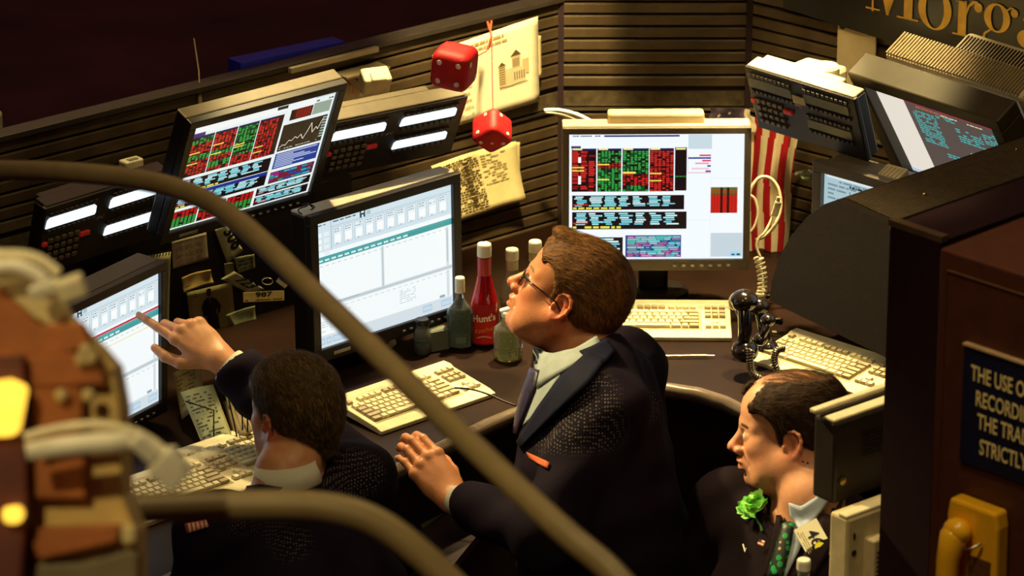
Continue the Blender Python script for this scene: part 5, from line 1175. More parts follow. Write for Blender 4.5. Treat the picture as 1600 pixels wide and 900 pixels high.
bcl = empty('binder_clip', Matrix.Translation(Vector(at_d(432, 442, 9.26))), 'small metal clip hanging above the yellow plate', 'clip')
MB().box((.012, 0, 0), (.026, .010, .012), Matrix.Rotation(.7, 3, 'Y'), bev=.002).build('clip_body', steel, bcl); lp_ = MB(); lp_.tube([(-.02+.012*math.cos(t), 0, .004+.008*math.sin(t)) for t in np.linspace(0, 2*PI, 16)], .0012, 6); lp_.build('wire_loop', steel, bcl)
# slips in the wire rack
rk = empty('slip_rack', Matrix.Translation(Vector(at_z(335, 712, DZ))), 'wire rack of upright order slips behind the crew cut trader', 'rack')
rw_ = MB()
for pts in ([(290, 627), (334, 641), (334, 692)], [(346, 560), (352, 600), (372, 690)], [(378, 625), (379, 672)], [(386, 628), (387, 676)]): rw_.tube([Vector(at_d(u, v, 9.02 if v < 660 else 9.0)) for u, v in pts], .0018, 6)
wpart(rw_.build('wire_frame', black, None), rk)
def slip_px(label, cs, d, base, painter):
    P = [at_d(u, v, dd) for (u, v), dd in zip(cs, d)]; c0 = sum(P)/4; r = empty('order_slip', Matrix.Translation(Vector(c0)), label, 'paper'); w_ = np.linalg.norm(P[1]-P[0]); h_ = np.linalg.norm(P[3]-P[0]); n = nrm(np.cross(P[1]-P[0], P[0]-P[3]))
    if n[1] > 0: n = -n
    def fn(x, z, l): u = x/w_+.5; v = .5-z/h_; return tuple(P[0]*(1-u)*(1-v)+P[1]*u*(1-v)+P[2]*u*v+P[3]*(1-u)*v-c0+n*(l+.004*math.sin(u*3)))
    cv = Canvas(w_, h_, fn); cv.grid(base, 5, 8); o = cv.mb.build('sheet', paperm, r, smooth=True); sd = o.modifiers.new('s', 'SOLIDIFY'); sd.thickness = .003; sd.offset = -1 
    cv = Canvas(w_, h_, fn); painter(cv)
    if cv.mb.f: cv.mb.build('print', paperm, r)
slip_px('brown toned order slip at the back left of the wire rack', [(270, 583), (311, 567), (322, 632), (284, 655)], [9.18, 9.18, 9.10, 9.10], '#6b5c30', lambda c: text_rows(c, .1, .1, .8, .8, 8, '#3a2e14', 3, .6))
slip_px('greenish order slip at the front of the wire rack', [(282, 613), (333, 601), (366, 688), (320, 704)], [9.10, 9.10, 9.0, 9.0], '#8d8f66', lambda c: (c.rect(.0, .42, 1, 1, '#857648', 1), text_rows(c, .1, .08, .85, .9, 14, '#3c3c20', 4, .5), c.text('', 0, 0, .01, '#000000')))
slip_px('pale stack of slips leaning right of the rack, beside the trader\'s face', [(348, 628), (378, 622), (396, 672), (368, 694)], [9.10, 9.08, 9.0, 9.0], '#96845a', lambda c: [c.rect(.1+k*.2, 0, .12+k*.2, 1, '#5c4a28', 2) for k in range(5)])
slip_px('dim slip below the white cuff of the pointing arm', [(338, 560), (352, 585), (360, 640), (348, 610)], [9.15, 9.12, 9.05, 9.08], '#75703e', lambda c: None)
# ------------------------------------------------------------------ red dice on strings
def plush_die(label, pos, R, size, faces, string_pts):
    M = Matrix.Translation(Vector(pos)) @ R; r = empty('plush_die', M, label, 'plush dice', None)
    bm = bmesh.new(); bmesh.ops.create_cube(bm, size=1); bmesh.ops.subdivide_edges(bm, edges=bm.edges[:], cuts=9, use_grid_fill=True); a = size/2
    for v in bm.verts:
        p = Vector(v.co)*2; q = Vector([math.copysign(abs(c)**1.0, c) for c in p]); n = (abs(p.x)**6+abs(p.y)**6+abs(p.z)**6)**(1/6); puff = 1+.045*(1-max(0, sorted(map(abs, p))[1])**2); v.co = q/n*a*puff
    me = bpy.data.meshes.new('body'); bm.to_mesh(me); bm.free(); me.materials.append(red); me.polygons.foreach_set('use_smooth', [True]*len(me.polygons)); o = bpy.data.objects.new('cube_body', me); COL.objects.link(o); o.parent = r
    pip = mat('pip_white', (.80, .62, .52), .7)
    for ax, sgn, n in faces:
        lay = {1: [(0, 0)], 2: [(-.5, .5), (.5, -.5)], 3: [(-.55, 0), (0, 0), (.55, 0)], 4: [(-.5, .5), (.5, .5), (-.5, -.5), (.5, -.5)], 5: [(-.5, .5), (.5, .5), (-.5, -.5), (.5, -.5), (0, 0)], 22: [(.3, .55), (-.35, -.55)], 33: [(-.5, .5), (0, 0), (.5, -.5)], 6: [(-.5, .5), (.5, .5), (-.5, -.5), (.5, -.5), (-.5, 0), (.5, 0)]}[n]
        for px, pz in lay:
            v = [0, 0, 0]; v[ax] = sgn*a*1.012; o_ = [i for i in range(3) if i != ax]; v[o_[0]] = px*a; v[o_[1]] = pz*a
            rr_ = [size*.075]*3; rr_[ax] = .0018; MB().sphere((0, 0, 0), tuple(rr_), 16, 8).build('pip', pip, r, Matrix.Translation(v), smooth=True)
    sm_ = MB()
    for x in (-1, 1):
        for y in (-1, 1):
            pass
    s_ = MB(); s_.tube([Vector(p) for p in string_pts], .0014, 6); wpart(s_.build('string', mat('red_string', (.35, .03, .02), .7), None), r)
    return r
dd = 9.70; hook = Vector(at_d(767, 37, 9.93)); hook2 = Vector(at_d(768, 58, 9.80))
d1p = at_d(710, 104, 9.30); d2p = at_d(769, 204, 9.58)
plush_die('red plush die with four pips resting against the poster, upper of the pair', d1p, Matrix.Rotation(math.radians(-18), 4, 'Z') @ Matrix.Rotation(math.radians(7), 4, 'Y') @ Matrix.Rotation(math.radians(4), 4, 'X'), .088, [(1, -1, 4), (0, -1, 5), (0, 1, 2), (1, 1, 3), (2, -1, 6)], [hook2, Vector(at_d(760, 80, 9.70)), Vector(at_d(738, 92, 9.6))])
Rd = Matrix.Rotation(math.radians(4), 4, 'Z') @ Matrix.Rotation(math.radians(54.7), 4, 'X') @ Matrix.Rotation(math.radians(45), 4, 'Z')
Rd = Matrix.Rotation(math.radians(-8), 4, 'Y') @ Matrix.Rotation(math.radians(-38), 4, 'X') @ Matrix.Rotation(math.radians(45), 4, 'Z')
c0_, c1_ = cvec(-.707, .408, .577), cvec(.707, .408, .577); c2_ = np.cross(c0_, c1_); Rd = Matrix([[c0_[i], c1_[i], c2_[i], 0] for i in range(3)]+[[0, 0, 0, 1]]) @ Matrix.Rotation(.08, 4, 'Z')
plush_die('red plush die hanging corner up on its string, lower of the pair', d2p, Rd, .072, [(0, 1, 22), (1, 1, 22), (2, -1, 33), (0, -1, 4), (1, -1, 5), (2, 1, 6)], [hook2, Vector(at_d(770, 162, 9.64)), Vector(at_d(770, 175, 9.62))])
kn_ = MB(); kn_.tube([Vector(at_d(762, 34, 9.86)), hook2, Vector(at_d(762, 78, 9.80))], .0028, 6); kn_.tube([Vector(at_d(768, 33, 9.86)), Vector(at_d(766, 45, 9.82)), hook2], .0028, 6)
tag(kn_.build('cord_knot', mat('red_cord', (.6, .10, .04), .6)), 'knotted red cord at the wall top from which the dice hang', 'cord')
# ------------------------------------------------------------------ bottles
glassm = mat('clear_glass', (.80, .86, .80), .06, trans=.92, ior=1.3, var=0)
capm = mat('cream_cap', (.72, .66, .46), .45)
def bottle(label, u, v, ht, rad, liquid=None, lab=None, capc=capm, shape='round', yaw=0, squash=1., neck=.35, fliptop=False, group=None, extra=None, d=None, capr=.0145, sleeve=False, body=None, caph=.034):
    p = at_z(u, v, DZ+.002) if d is None else at_d(u, v, d)
    r = empty('bottle', Matrix.Translation(Vector(p)) @ Matrix.Rotation(math.radians(yaw), 4, 'Z'), label, 'bottle', group)
    hb = ht*(1-neck)-caph; nr = capr*.86
    prof = [(0, .002), (rad*.8, 0), (rad, .006), (rad, hb*.86), (rad*.93, hb*.96)]
    for k in range(1, 7): t = k/6; prof.append((rad*.93*(1-t)**1.3*1.0+nr*(1-(1-t)**1.3), hb*.96+t*ht*neck*.75))
    prof += [(nr, ht-caph*.8)]
    MB().lathe(prof, 32, sy=squash).build('glass_body', body or glassm, r, smooth=True)
    if liquid:
        m, lv = liquid; q = [(a*.93, z+.002) for a, z in prof if z < lv*ht]; q.append((q[-1][0]*.98, lv*ht)); MB().lathe(q, 28, sy=squash).build('contents', m, r, smooth=True)
    MB().lathe([(0, ht-caph), (capr, ht-caph), (capr, ht-caph*.35), (capr*.98, ht-.003), (capr*.9, ht), (0, ht)], 24).build('cap', capc, r, smooth=False)
    if sleeve: MB().lathe([(nr+.0012, ht-caph*1.9), (nr+.0012, ht-caph*1.05)], 24, cap=False).build('neck_sleeve', mat('sleeve_tan', (.50, .42, .22), .5), r)
    if lab:
        fnp, w0, h0, zc, col = lab; R_ = rad*1.012
        def fn(x, z, l):
            a = -PI/2+x/R_; return ((R_+l)*math.cos(a), (R_+l)*math.sin(a)*squash, z+zc)
        cv = Canvas(w0, h0, fn); cv.grid(col, 14, 3); L_ = cv.mb.build('label', paperm, r, smooth=True); cv = Canvas(w0, h0, fn); fnp(cv)
        if cv.mb.f: cv.mb.build('label_print', paperm, L_)
    if extra: extra(r)
    return r
whisk = mat('amber_dark', (.03, .05, .03), .1, trans=.5, ior=1.3)
oil = mat('yellow_liquid', (.75, .62, .18), .05, trans=.8, ior=1.33, var=0)
lab_green = lambda c: (text_rows(c, .08, .05, .92, .62, 12, '#3a4a3c', 5, .9, fill=.45), c.rect(.30, .70, .80, .90, '#1c241c', 2), [c.rect(.32+k*.06, .72, .345+k*.06, .88, '#8ca08c', 3) for k in range(8)])
bottle('squat clear bottle with grey green label at the monitor\'s right edge', 719, 541, .170, .031, (whisk, .5), (lab_green, .055, .092, .052, '#56665a'), neck=.24, capr=.0115, caph=.036, squash=.8)
def hunts(c):
    c.poly([(.5+.5*math.cos(t), .33+.30*math.sin(t)) for t in np.linspace(0, 2*PI, 40, endpoint=False)], '#d82018', 1); c.rect(.0, .33, 1, .98, '#d82018', 1, n=10)
    c.text("Hunt's", .5, .42, .0235, '#f4e4c8', 3, align='CENTER', offset=.0007, rot=5, sx=.92); c.text('Ketchup', .5, .68, .0145, '#e8b040', 3, align='CENTER', shear=.4, rot=14)
    for k in range(8): a = .22+.07*k; c.rect(a, .80-.04*math.sin(k*.45)+.02, a+.07, .825-.04*math.sin(k*.45)+.02, '#e8b898', 3)
ketch = mat('ketchup_red', (.30, .004, .006), .12, var=.1, coat=.6)
bottle('tall red ketchup bottle with cream cap between the two clear bottles', 757, 536, .245, .033, None, (hunts, .062, .098, .056, '#a81010'), neck=.42, body=ketch, capr=.0165, caph=.030, squash=.85,
       extra=lambda r: MB().lathe([(.0158, .170), (.0158, .212)], 20, cap=False).build('neck_label', mat('red_neck', (.42, .03, .03), .4), r))
bottle('clear bottle with cream cap and sleeve standing behind the flip top bottle', 800, 505, .185, .028, (oil, .3), None, neck=.42, sleeve=True, capr=.0155, caph=.026, squash=.8)
bottle('rear clear bottle with cream cap beside the standing trader\'s forehead', 836, 492, .185, .028, (oil, .3), None, neck=.42, sleeve=True, capr=.0155, caph=.026, squash=.8)
lab_cl = lambda c: (text_rows(c, .08, .05, .92, .80, 13, '#6c7440', 6, .85, fill=.4), c.rect(.55, .72, .92, .9, '#3c4420', 2), [c.rect(.57+k*.05, .73, .59+k*.05, .89, '#c8d098', 3) for k in range(7)])
def flip(r):
    MB().box((-.002, 0, .1235), (.036, .016, .006), Matrix.Rotation(-.30, 3, 'Y'), bev=.003).build('flip_lid', white, r)
bottle('nearest clear bottle with open white flip top and pale liquid', 794, 561, .118, .0335, (oil, .20), (lab_cl, .050, .070, .042, '#a8b078'), neck=.20, capr=.016, caph=.012, capc=white, squash=.75, extra=flip)
jr = bottle('small dark glass jar under the order entry monitor', 660, 552, .085, .020, (whisk, .4), None, neck=.2, capr=.016, caph=.012, capc=black)
bx_ = empty('carton', Matrix.Translation(Vector(at_z(684, 545, DZ))) @ Matrix.Rotation(.5, 4, 'Z'), 'small grey green carton beside the dark jar', 'box'); MB().box((0, 0, .025), (.05, .03, .05), bev=.002).build('box_body', mat('carton_green', (.12, .14, .10), .6), bx_)
bx2 = MB().box((0, 0, .001), (.04, .024, .002)); MB().box((0, 0, .0505), (.04, .022, .001)).build('lid_flap', mat('carton_flap', (.16, .17, .12), .6), bx_)
wb_ = bottle('water bottle with white cap at the bottom edge before the shamrock tie', 1252, 1022, .2, .032, (glassm, .6), None, neck=.22, capr=.0135, caph=.020, capc=white, d=8.0)
ps_ = empty('side_stand', Matrix.Translation((wb_.location.x, wb_.location.y, wb_.location.z-.001)), 'low dark stand under the water bottle', 'stand'); MB().box((0, 0, -.015), (.3, .22, .03), bev=.004).build('top', black, ps_); MB().box((0, 0, -(wb_.location.z-.001)/2-.015), (.05, .05, wb_.location.z-.031), bev=.004).build('post', black, ps_)
# ------------------------------------------------------------------ flag
FY = .30; fo = np.array([0, FY, 0]); fnn = np.array([0, -1., 0])
fl_ = empty('flag', Matrix.Translation((.62, FY, 1.25)), 'red and white striped flag with starred canton, draped behind the centre monitor', 'flag'); flc = np.array([.62, FY, 1.25])
def cloth(name, cs, painter, amp=.012, fr=9, nu=28, nv=26, y0=0.):
    P = [at_pl(u, v, fo+np.array([0, y0, 0]), fnn)-flc for u, v in cs]
    def fn(x, z, l):
        u = x+.5; v = .5-z; p = P[0]*(1-u)*(1-v)+P[1]*u*(1-v)+P[2]*u*v+P[3]*(1-u)*v
        return tuple(p+np.array([.004*math.sin(v*7+u*3), -l*1.5-amp*math.sin(u*fr+v*1.8)-amp*.4*math.sin(u*fr*2.1-v*3), .0]))
    cv = Canvas(1, 1, fn); painter(cv); o = cv.mb.build(name, paperm, fl_, smooth=True); return o
def cl_grid(c, colf, nu=28, nv=26):
    for j in range(nv):
        for i in range(nu): c.rect(i/nu, j/nv, (i+1)/nu, (j+1)/nv, colf((i+.5)/nu, (j+.5)/nv), 0)
WH, RD = '#f2e2bc', '#b81420'
cloth('striped_field', [(1166, 176), (1248, 205), (1224, 436), (1163, 414)], lambda c: cl_grid(c, lambda u, v: WH if int((u+.02*math.sin(v*6))*7) % 2 == 0 else RD, 42))
cloth('canton', [(1108, 166), (1172, 172), (1182, 205), (1108, 200)], lambda c: (cl_grid(c, lambda u, v: '#4a3c4c' if u < .85 else '#c8b898', 14, 10), [c.poly([(cx+(.055 if k % 2 == 0 else .023)*math.sin(k*PI/5), cy-(.11 if k % 2 == 0 else .045)*math.cos(k*PI/5)) for k in range(10)], '#f0e4c8', 3) for cx, cy in ((.22, .35), (.48, .25), (.42, .72), (.68, .55), (.12, .8))]), .006, 6, y0=-.03)
cloth('lower_fold', [(940, 404), (1012, 404), (1012, 466), (960, 466)], lambda c: cl_grid(c, lambda u, v: '#8a1420' if int((u*3.2+(-v*.9)+3)*1.0*1.3) % 2 else '#9c8a6c', 20, 12), .008, 6)
# ------------------------------------------------------------------ cables, cords, handsets behind the centre desk
def cable(name, label, cat, pts, d, r, m, n=8):
    P = [Vector(at_d(u, v, (d[i] if isinstance(d, list) else d))) for i, (u, v) in enumerate(pts)]
    Q = []
    for i in range(len(P)-1):
        p0, p1, p2, p3 = P[max(i-1, 0)], P[i], P[i+1], P[min(i+2, len(P)-1)]
        for k in range(6): t = k/6; Q.append(.5*((2*p1)+(p2-p0)*t+(2*p0-5*p1+4*p2-p3)*t*t+(3*p1-p0-3*p2+p3)*t**3))
    Q.append(P[-1]); mb = MB(); mb.tube(Q, r, n); return tag(mb.build(name, m, None, smooth=True), label, cat), Q
def coil(name, label, pts, d, R, r, m, turns, cat='cord', parent=None):
    o, Q = cable('tmp', '', '', pts, d, r, m); bpy.data.objects.remove(o); n = turns*12; out = []
    for i in range(n+1):
        t = i/n*(len(Q)-1); k = min(int(t), len(Q)-2); f = t-k; p = Q[k].lerp(Q[k+1], f); tg = (Q[k+1]-Q[k]).normalized(); u = Vector((0, -1, .3)); u = (u-tg*u.dot(tg)).normalized(); w_ = tg.cross(u); a = 2*PI*turns*i/n; out.append(p+(u*math.cos(a)+w_*math.sin(a))*R)
    mb = MB(); mb.tube(out, r, 5); o = mb.build(name, m, None, smooth=True); return tag(o, label, cat)
cream = mat('cream_cable', (.66, .58, .38), .45)
cable('cable', 'white cable arching over the left wall corner to the centre monitor', 'cable', [(850, 172), (875, 172), (905, 180), (935, 196), (948, 206)], 10.0, .0045, mat('cold_white_cable', (.75, .80, .85), .4))
cable('cable', 'thinner cream cable under the white one at the wall corner', 'cable', [(852, 175), (880, 180), (905, 190), (925, 200)], 10.02, .003, cream)
cable('headset_cable', 'cream cable loop hanging on the flag', 'cable', [(1170, 330), (1172, 300), (1185, 279), (1202, 278), (1216, 295), (1220, 325), (1212, 350), (1196, 368), (1180, 375)], 9.78, .0042, cream)
cable('headset_cable', 'second cream cable hanging from the loop down to the coiled cord', 'cable', [(1207, 340), (1196, 362), (1186, 372), (1182, 385), (1188, 402)], 9.77, .0035, cream)
cable('headset_cable', 'cream cable curling at the centre monitor\'s right edge', 'cable', [(1172, 305), (1180, 312), (1184, 335), (1178, 355), (1170, 364)], 9.76, .0035, cream)
cn = empty('cable_connector', Matrix.Translation(Vector(at_d(1213, 326, 9.76))), 'cream inline connector on the cable loop', 'connector'); MB().box((0, 0, 0), (.016, .012, .038), Matrix.Rotation(.25, 3, 'Y'), bev=.003).build('connector_body', cream, cn); MB().box((.004, 0, .024), (.009, .008, .012), Matrix.Rotation(.25, 3, 'Y'), bev=.002).build('strain_relief', cream, cn)
coil('coiled_cord', 'thick cream coiled cord hanging below the flag', [(1185, 402), (1191, 430), (1190, 458), (1178, 478), (1166, 486)], 9.60, .0095, .0034, cream, 17)
chrome = mat('dark_chrome', (.35, .30, .22), .22, .9)
def handset(label, pts, d, rs):
    P = [Vector(at_d(u, v, d)) for u, v in pts]; r = empty('telephone_handset', Matrix.Translation(P[0]), label, 'telephone handset', None)
    g = MB(); g.tube([P[0].lerp(P[-1], t)+Vector((0, .012*math.sin(PI*t)*-1, 0)) for t in np.linspace(0, 1, 9)], rs*.62, 14); wpart(g.build('grip', mat('glossy_black', (.014, .010, .009), .16, coat=.5), None, smooth=True), r)
    for i, p in ((0, P[0]), (1, P[-1])): e_ = MB(); e_.sphere(tuple(p), (rs*1.25, rs*1.35, rs*1.05), 18, 12); wpart(e_.build(('earpiece', 'mouthpiece')[i], mat('glossy_black'), None, smooth=True), r)
    return r
handset('glossy black handset standing right of the bright keyboard', [(1163, 470), (1164, 548)], 9.40, .025)
handset('second black handset lying behind the first one', [(1186, 478), (1200, 545)], 9.52, .021)
handset('short black handset beside the chrome coiled cord', [(1200, 500), (1188, 530)], 9.45, .014)
ms_ = empty('silver_hardware', Matrix.Translation(Vector(at_d(1152, 470, 9.5))), 'shiny silver microphone head at the keyboard corner', 'hardware'); MB().sphere((0, 0, 0), (.020, .016, .024), 18, 12).build('head', mat('silver_cap', (.75, .68, .45), .3, .7), ms_, Matrix.Rotation(.6, 4, 'Y'), smooth=True); MB().tube([(0, 0, -.02), (.01, .01, -.05), (.012, .02, -.12)], .006, 8).build('stem', black, ms_)  # silver piece added where a yellow highlight sits by the handset
coil('coiled_cord', 'chrome ringed black cord curling towards the balding trader', [(1173, 546), (1172, 568), (1176, 584), (1192, 594)], 9.32, .0062, .0030, chrome, 16)
coil('coiled_cord', 'chrome ringed cord bending onto the right keyboard', [(1226, 544), (1214, 548), (1210, 565), (1216, 584)], 9.30, .0062, .0030, chrome, 15)
random.seed(21)
for k, (u, v) in enumerate(((1196, 463), (1212, 500), (1206, 520))):
    e_ = empty('cable_clip', Matrix.Translation(Vector(at_z(u, v, DZ+.03))), ['small dark clip high behind the handsets', 'small dark clip between handsets and console', 'small dark clip beside the chrome cord'][k], 'clip')
    MB().box((0, 0, 0), (.034, .02, .012), Matrix.Rotation(random.uniform(-.8, .8), 3, 'Y'), bev=.003).build('clip_body', mat('glossy_black'), e_); MB().box((.005, -.008, .006), (.012, .008, .004), bev=.001).build('metal_tab', chrome, e_)
mk = empty('pen', Matrix.Translation(Vector(at_z(1055, 557, DZ+.006))), 'thin pen lying on the desk before the bright keyboard', 'pen'); MB().tube([(-.065, 0, 0), (.075, .004, 0)], .0032, 8).build('barrel', brass, mk); MB().tube([(.075, .004, 0), (.090, .0045, 0)], .002, 8).build('tip', steel, mk); MB().sphere((-.03, -.003, .003), .004, 8, 6).build('clip', steel, mk)
cable('cable', 'thin black cable lying across the keyboard and desk behind the handrail', 'cable', [(710, 606), (735, 608), (760, 615), (785, 626), (806, 634)], [9.15, 9.15, 9.14, 9.13, 9.12], .0022, black)
cable('cable', 'dark cable crossing the far corner of the left keyboard', 'cable', [(625, 590), (650, 603), (665, 607)], 9.18, .0026, black)
sv = empty('brass_bracket', Matrix.Translation(Vector(at_d(1262, 274, 9.6))), 'crumpled green and silver fitting on the right wall', 'fitting'); sh_ = MB(); sh_.sphere((0, 0, 0), (.018, .012, .012), 9, 6); sh_.build('fitting_body', mat('green_silver', (.20, .26, .14), .3, .5), sv); MB().tube([(-.03, 0, .005), (.0, 0, .012), (.03, 0, -.004)], .004, 6).build('tube', steel, sv)
ct = empty('cream_block', frame(Vector(at_d(1396, 273, 8.95)), -42, -20), 'cream ribbed plastic block at the foot of the right monitor', 'block'); MB().box((0, 0, 0), (.055, .04, .02), bev=.003).build('block_body', mat('cream_enamel'), ct)
for k in range(5): MB().box((-.02+k*.01, -.003, .0105), (.003, .03, .002)).build('rib', beige, ct)
# ledge rod by the hand, lower shelf and its papers
ld = MB(); ld.tube([at_z(606, 740, DZ-.02), at_z(700, 690, DZ-.02), at_z(812, 631, DZ-.02)], .0035, 8); tag(ld.build('desk_rail', steel, None), 'thin metal rail along the desk edge under the standing trader\'s hand', 'rail')
shf = MB(); zs = .92; a_, b_, c_, d_ = at_z(610, 800, zs), at_z(735, 690, zs), at_z(800, 770, zs), at_z(690, 905, zs)
shelf = empty('under_shelf', Matrix.Translation((a_[0], a_[1], zs)), 'dark pull out shelf under the desk between the two standing traders', 'shelf'); m_ = MB(); m_.prism([(p[0], p[1]) for p in (a_, b_, c_, d_)], zs-.02, zs, 'z'); wpart(m_.build('board', blackm, None), shelf); 
yw = math.degrees(math.atan2(b_[1]-a_[1], b_[0]-a_[0]))
m_ = MB(); m_.tube([at_z(630, 795, zs-.4), at_z(700, 730, zs-.4)], .01, 8); 
def flat_px(name, label, cat, cs, z, base, painter, th=.004):
    P = [at_z(u, v, z) for u, v in cs]; c0 = sum(P)/4; r = empty(name, Matrix.Translation(Vector(c0)), label, cat); w_ = np.linalg.norm(P[1]-P[0]); h_ = np.linalg.norm(P[3]-P[0])
    fn = lambda x, zz, l: tuple((lambda u, v: P[0]*(1-u)*(1-v)+P[1]*u*(1-v)+P[2]*u*v+P[3]*(1-u)*v-c0+np.array([0, 0, l]))(x/w_+.5, .5-zz/h_))
    cv = Canvas(w_, h_, fn); cv.grid(base, 4, 4); o = cv.mb.build('sheet', paperm, r); sd = o.modifiers.new('s', 'SOLIDIFY'); sd.thickness = th; sd.offset = -1; cv = Canvas(w_, h_, fn); painter(cv); cv.mb.build('print', paperm, r)
flat_px('lined_pad', 'yellowish lined pad on the shelf right of the freckled hand', 'notepad', [(712, 742), (748, 728), (771, 742), (758, 782)], zs+.008, '#b8ac68', lambda c: [c.rect(0, .1+k*.12, 1, .115+k*.12, '#6c6434', 2) for k in range(7)])
flat_px('lined_pad', 'dim form on the shelf under the forearm', 'notepad', [(640, 792), (672, 770), (694, 800), (660, 825)], zs+.006, '#5c5a30', lambda c: [c.rect(0, .1+k*.14, 1, .12+k*.14, '#2c2c14', 2) for k in range(6)])
flat_px('lined_pad', 'greenish form at the bottom edge between the handrails', 'notepad', [(640, 872), (662, 866), (680, 905), (645, 912)], zs-.1, '#6c6c34', lambda c: [c.rect(.1, .1+k*.2, .9, .14+k*.2, '#3c3c1c', 2) for k in range(4)])
# ------------------------------------------------------------------ terminals beside the balding trader
def terminal(label, px, d, w_, dp, ht, body, top, name='computer_terminal', vents=True, perf=False):
    yaw = math.radians(40); P = at_d(*px, d); M = Matrix.Translation(Vector(P)) @ Matrix.Rotation(yaw, 4, 'Z'); r = empty(name, M, label, 'terminal')
    MB().box((w_/2, dp/2, -ht/2), (w_, dp, ht), bev=.006).build('housing', body, r)
    MB().box((w_/2, dp*.30, .002), (w_, dp*.5, .008), bev=.003).build('lit_top_plate', top, r); return r, w_, dp, ht  # pale plate, the highlight along the top put into its colour
TD = 7.95
tA, w_, dp, ht = terminal('dark terminal with pale top edges directly behind the balding trader\'s head', (1306, 662), TD, .30, .06, .17, mat('dark_terminal', (.030, .022, .015), .5), mat('cream_enamel'))
MB().box((w_/2-.012, .052, .012), (w_, .018, .010), bev=.003).build('lit_rear_ridge', mat('cream_enamel'), tA)  # second highlight strip, painted as a cream ridge
pf = MB()
for i in range(12):
    for j in range(8): pf.box((.075+i*.0075+(j % 2)*.0037, -.0006, -.035-j*.0075), (.004, .002, .004))
tag(pf.build('speaker_holes', blackm, tA), kind='stuff'); MB().lathe([(.0, 0), (.008, 0), (.008, .003), (.004, .004)], 16).build('knob', brass, tA, Matrix.Translation((.02, -.002, -.125)) @ Matrix.Rotation(PI/2, 4, 'X'))
hp2 = Vector(at_d(1306, 662, TD))
tB, w2, dp2, ht2 = terminal('beige terminal with vertical vents at the bottom right', (1325, 812), TD-.03, .30, .05, .40, beige, mat('cream_enamel'))
vb = MB(); vb.box((.125, -.012, -.22), (.16, .03, .34), bev=.004); vb.build('vent_box', beige, tB); vb = MB()
for k in range(30): vb.box((.075, -.0275, -.075-k*.0095), (.045, .002, .0035))
tag(vb.build('vent_slots', mat('slot_dark', (.14, .11, .05), .7), tB), kind='stuff'); MB().box((.018, -.001, -.04), (.004, .002, .012)).build('switch', black, tB); MB().box((.018, -.001, -.075), (.010, .002, .010)).build('socket', black, tB)
sB = empty('terminal_stand', Matrix.Translation((hp2.x+.13, hp2.y+.09, 0)) @ Matrix.Rotation(math.radians(40), 4, 'Z'), 'black pedestal carrying the two terminals by the partition', 'stand')
zb_ = hp2.z-.17; MB().box((0, 0, (zb_)/2), (.04, .05, zb_), bev=.003).build('post', blackm, sB) if False else None
zB = float(at_d(1325, 812, TD-.03)[2])-.40
MB().box((.0, -.02, zB/2), (.24, .03, zB), bev=.004).build('pedestal', blackm, sB); MB().box((.02, -.02, (zB+zb_)/2), (.20, .02, zb_-zB), bev=.003).build('back_plate', blackm, sB)
# ------------------------------------------------------------------ yellow wall telephone on the booth
yel = mat('yellow_phone_plastic', (.88, .46, .015), .28, var=.06, coat=.3)
bx, bz = bpt(1541, 782); MPh = MBo @ Matrix.Translation((bx, 0, bz))
ph = empty('wall_telephone', MPh, 'mustard yellow wall telephone hanging on the brown cabinet under the notice', 'telephone')
m_ = MB(); m_.prism([(-.055, .0), (.050, .0), (.056, -.03), (.060, -.26), (-.060, -.26), (-.060, -.03)], -.036, -.001); m_.build('body', yel, ph, bevel=.006)
hs = MB(); pth = [(-.022, -.045, -.045), (-.026, -.056, -.06), (-.029, -.064, -.10), (-.030, -.066, -.16), (-.029, -.064, -.21), (-.026, -.055, -.25)]
hs.tube(pth, [.022, .026, .022, .020, .021, .027], 18); hs.build('handset', yel, ph, smooth=True); es = MB(); es.sphere((-.022, -.052, -.050), (.028, .022, .024), 20, 12); es.build('earpiece', yel, ph, smooth=True)
MB().box((.020, -.0375, -.16), (.050, .003, .13), bev=.001).build('dial_plate', mat('brown_dial', (.12, .05, .015), .5, var=.5, scale=260), ph)
ck = MB(); ck.tube([(-.004, -.058, -.078), (.012, -.056, -.074), (.026, -.042, -.062)], .0028, 8); ck.build('cradle_hook', steel, ph, smooth=True)
cv = Canvas(.06, .02); cv.text('A1', .1, .9, .016, (.1, .03, .01), 3); 
# ------------------------------------------------------------------ handrails in front
railm = mat('painted_handrail', (.25, .185, .085), .42, var=.1, scale=20, bump=.1, bscale=120)
def railing(label, pts, ds, r):
    P = [Vector(at_d(u, v, d)) for (u, v), d in zip(pts, ds)]; Q = []
    for i in range(len(P)-1):
        p0, p1, p2, p3 = P[max(i-1, 0)], P[i], P[i+1], P[min(i+2, len(P)-1)]
        for k in range(8): t = k/8; Q.append(.5*((2*p1)+(p2-p0)*t+(2*p0-5*p1+4*p2-p3)*t*t+(3*p1-p0-3*p2+p3)*t**3))
    Q.append(P[-1]); return tag(MB().tube(Q, r, 24).build('handrail', railm, None, smooth=True), label, 'handrail')
railing('upper handrail curving from the left edge down across the picture', [(-60, 266), (0, 266), (100, 269), (190, 277), (260, 290), (320, 312), (375, 348), (430, 397), (490, 456), (600, 562), (760, 718), (880, 829), (950, 866+22), (1010, 955)], [7.3, 7.2, 7.0, 6.9, 6.8, 6.7, 6.55, 6.4, 6.25, 5.95, 5.65, 5.5, 5.45, 5.4], .0175)
railing('lower handrail running level from the left and bending down past the seated back', [(40, 800), (150, 797), (300, 791), (400, 788), (480, 789), (545, 799), (600, 822), (660, 868), (730, 935)], [5.5]*9, .0195)
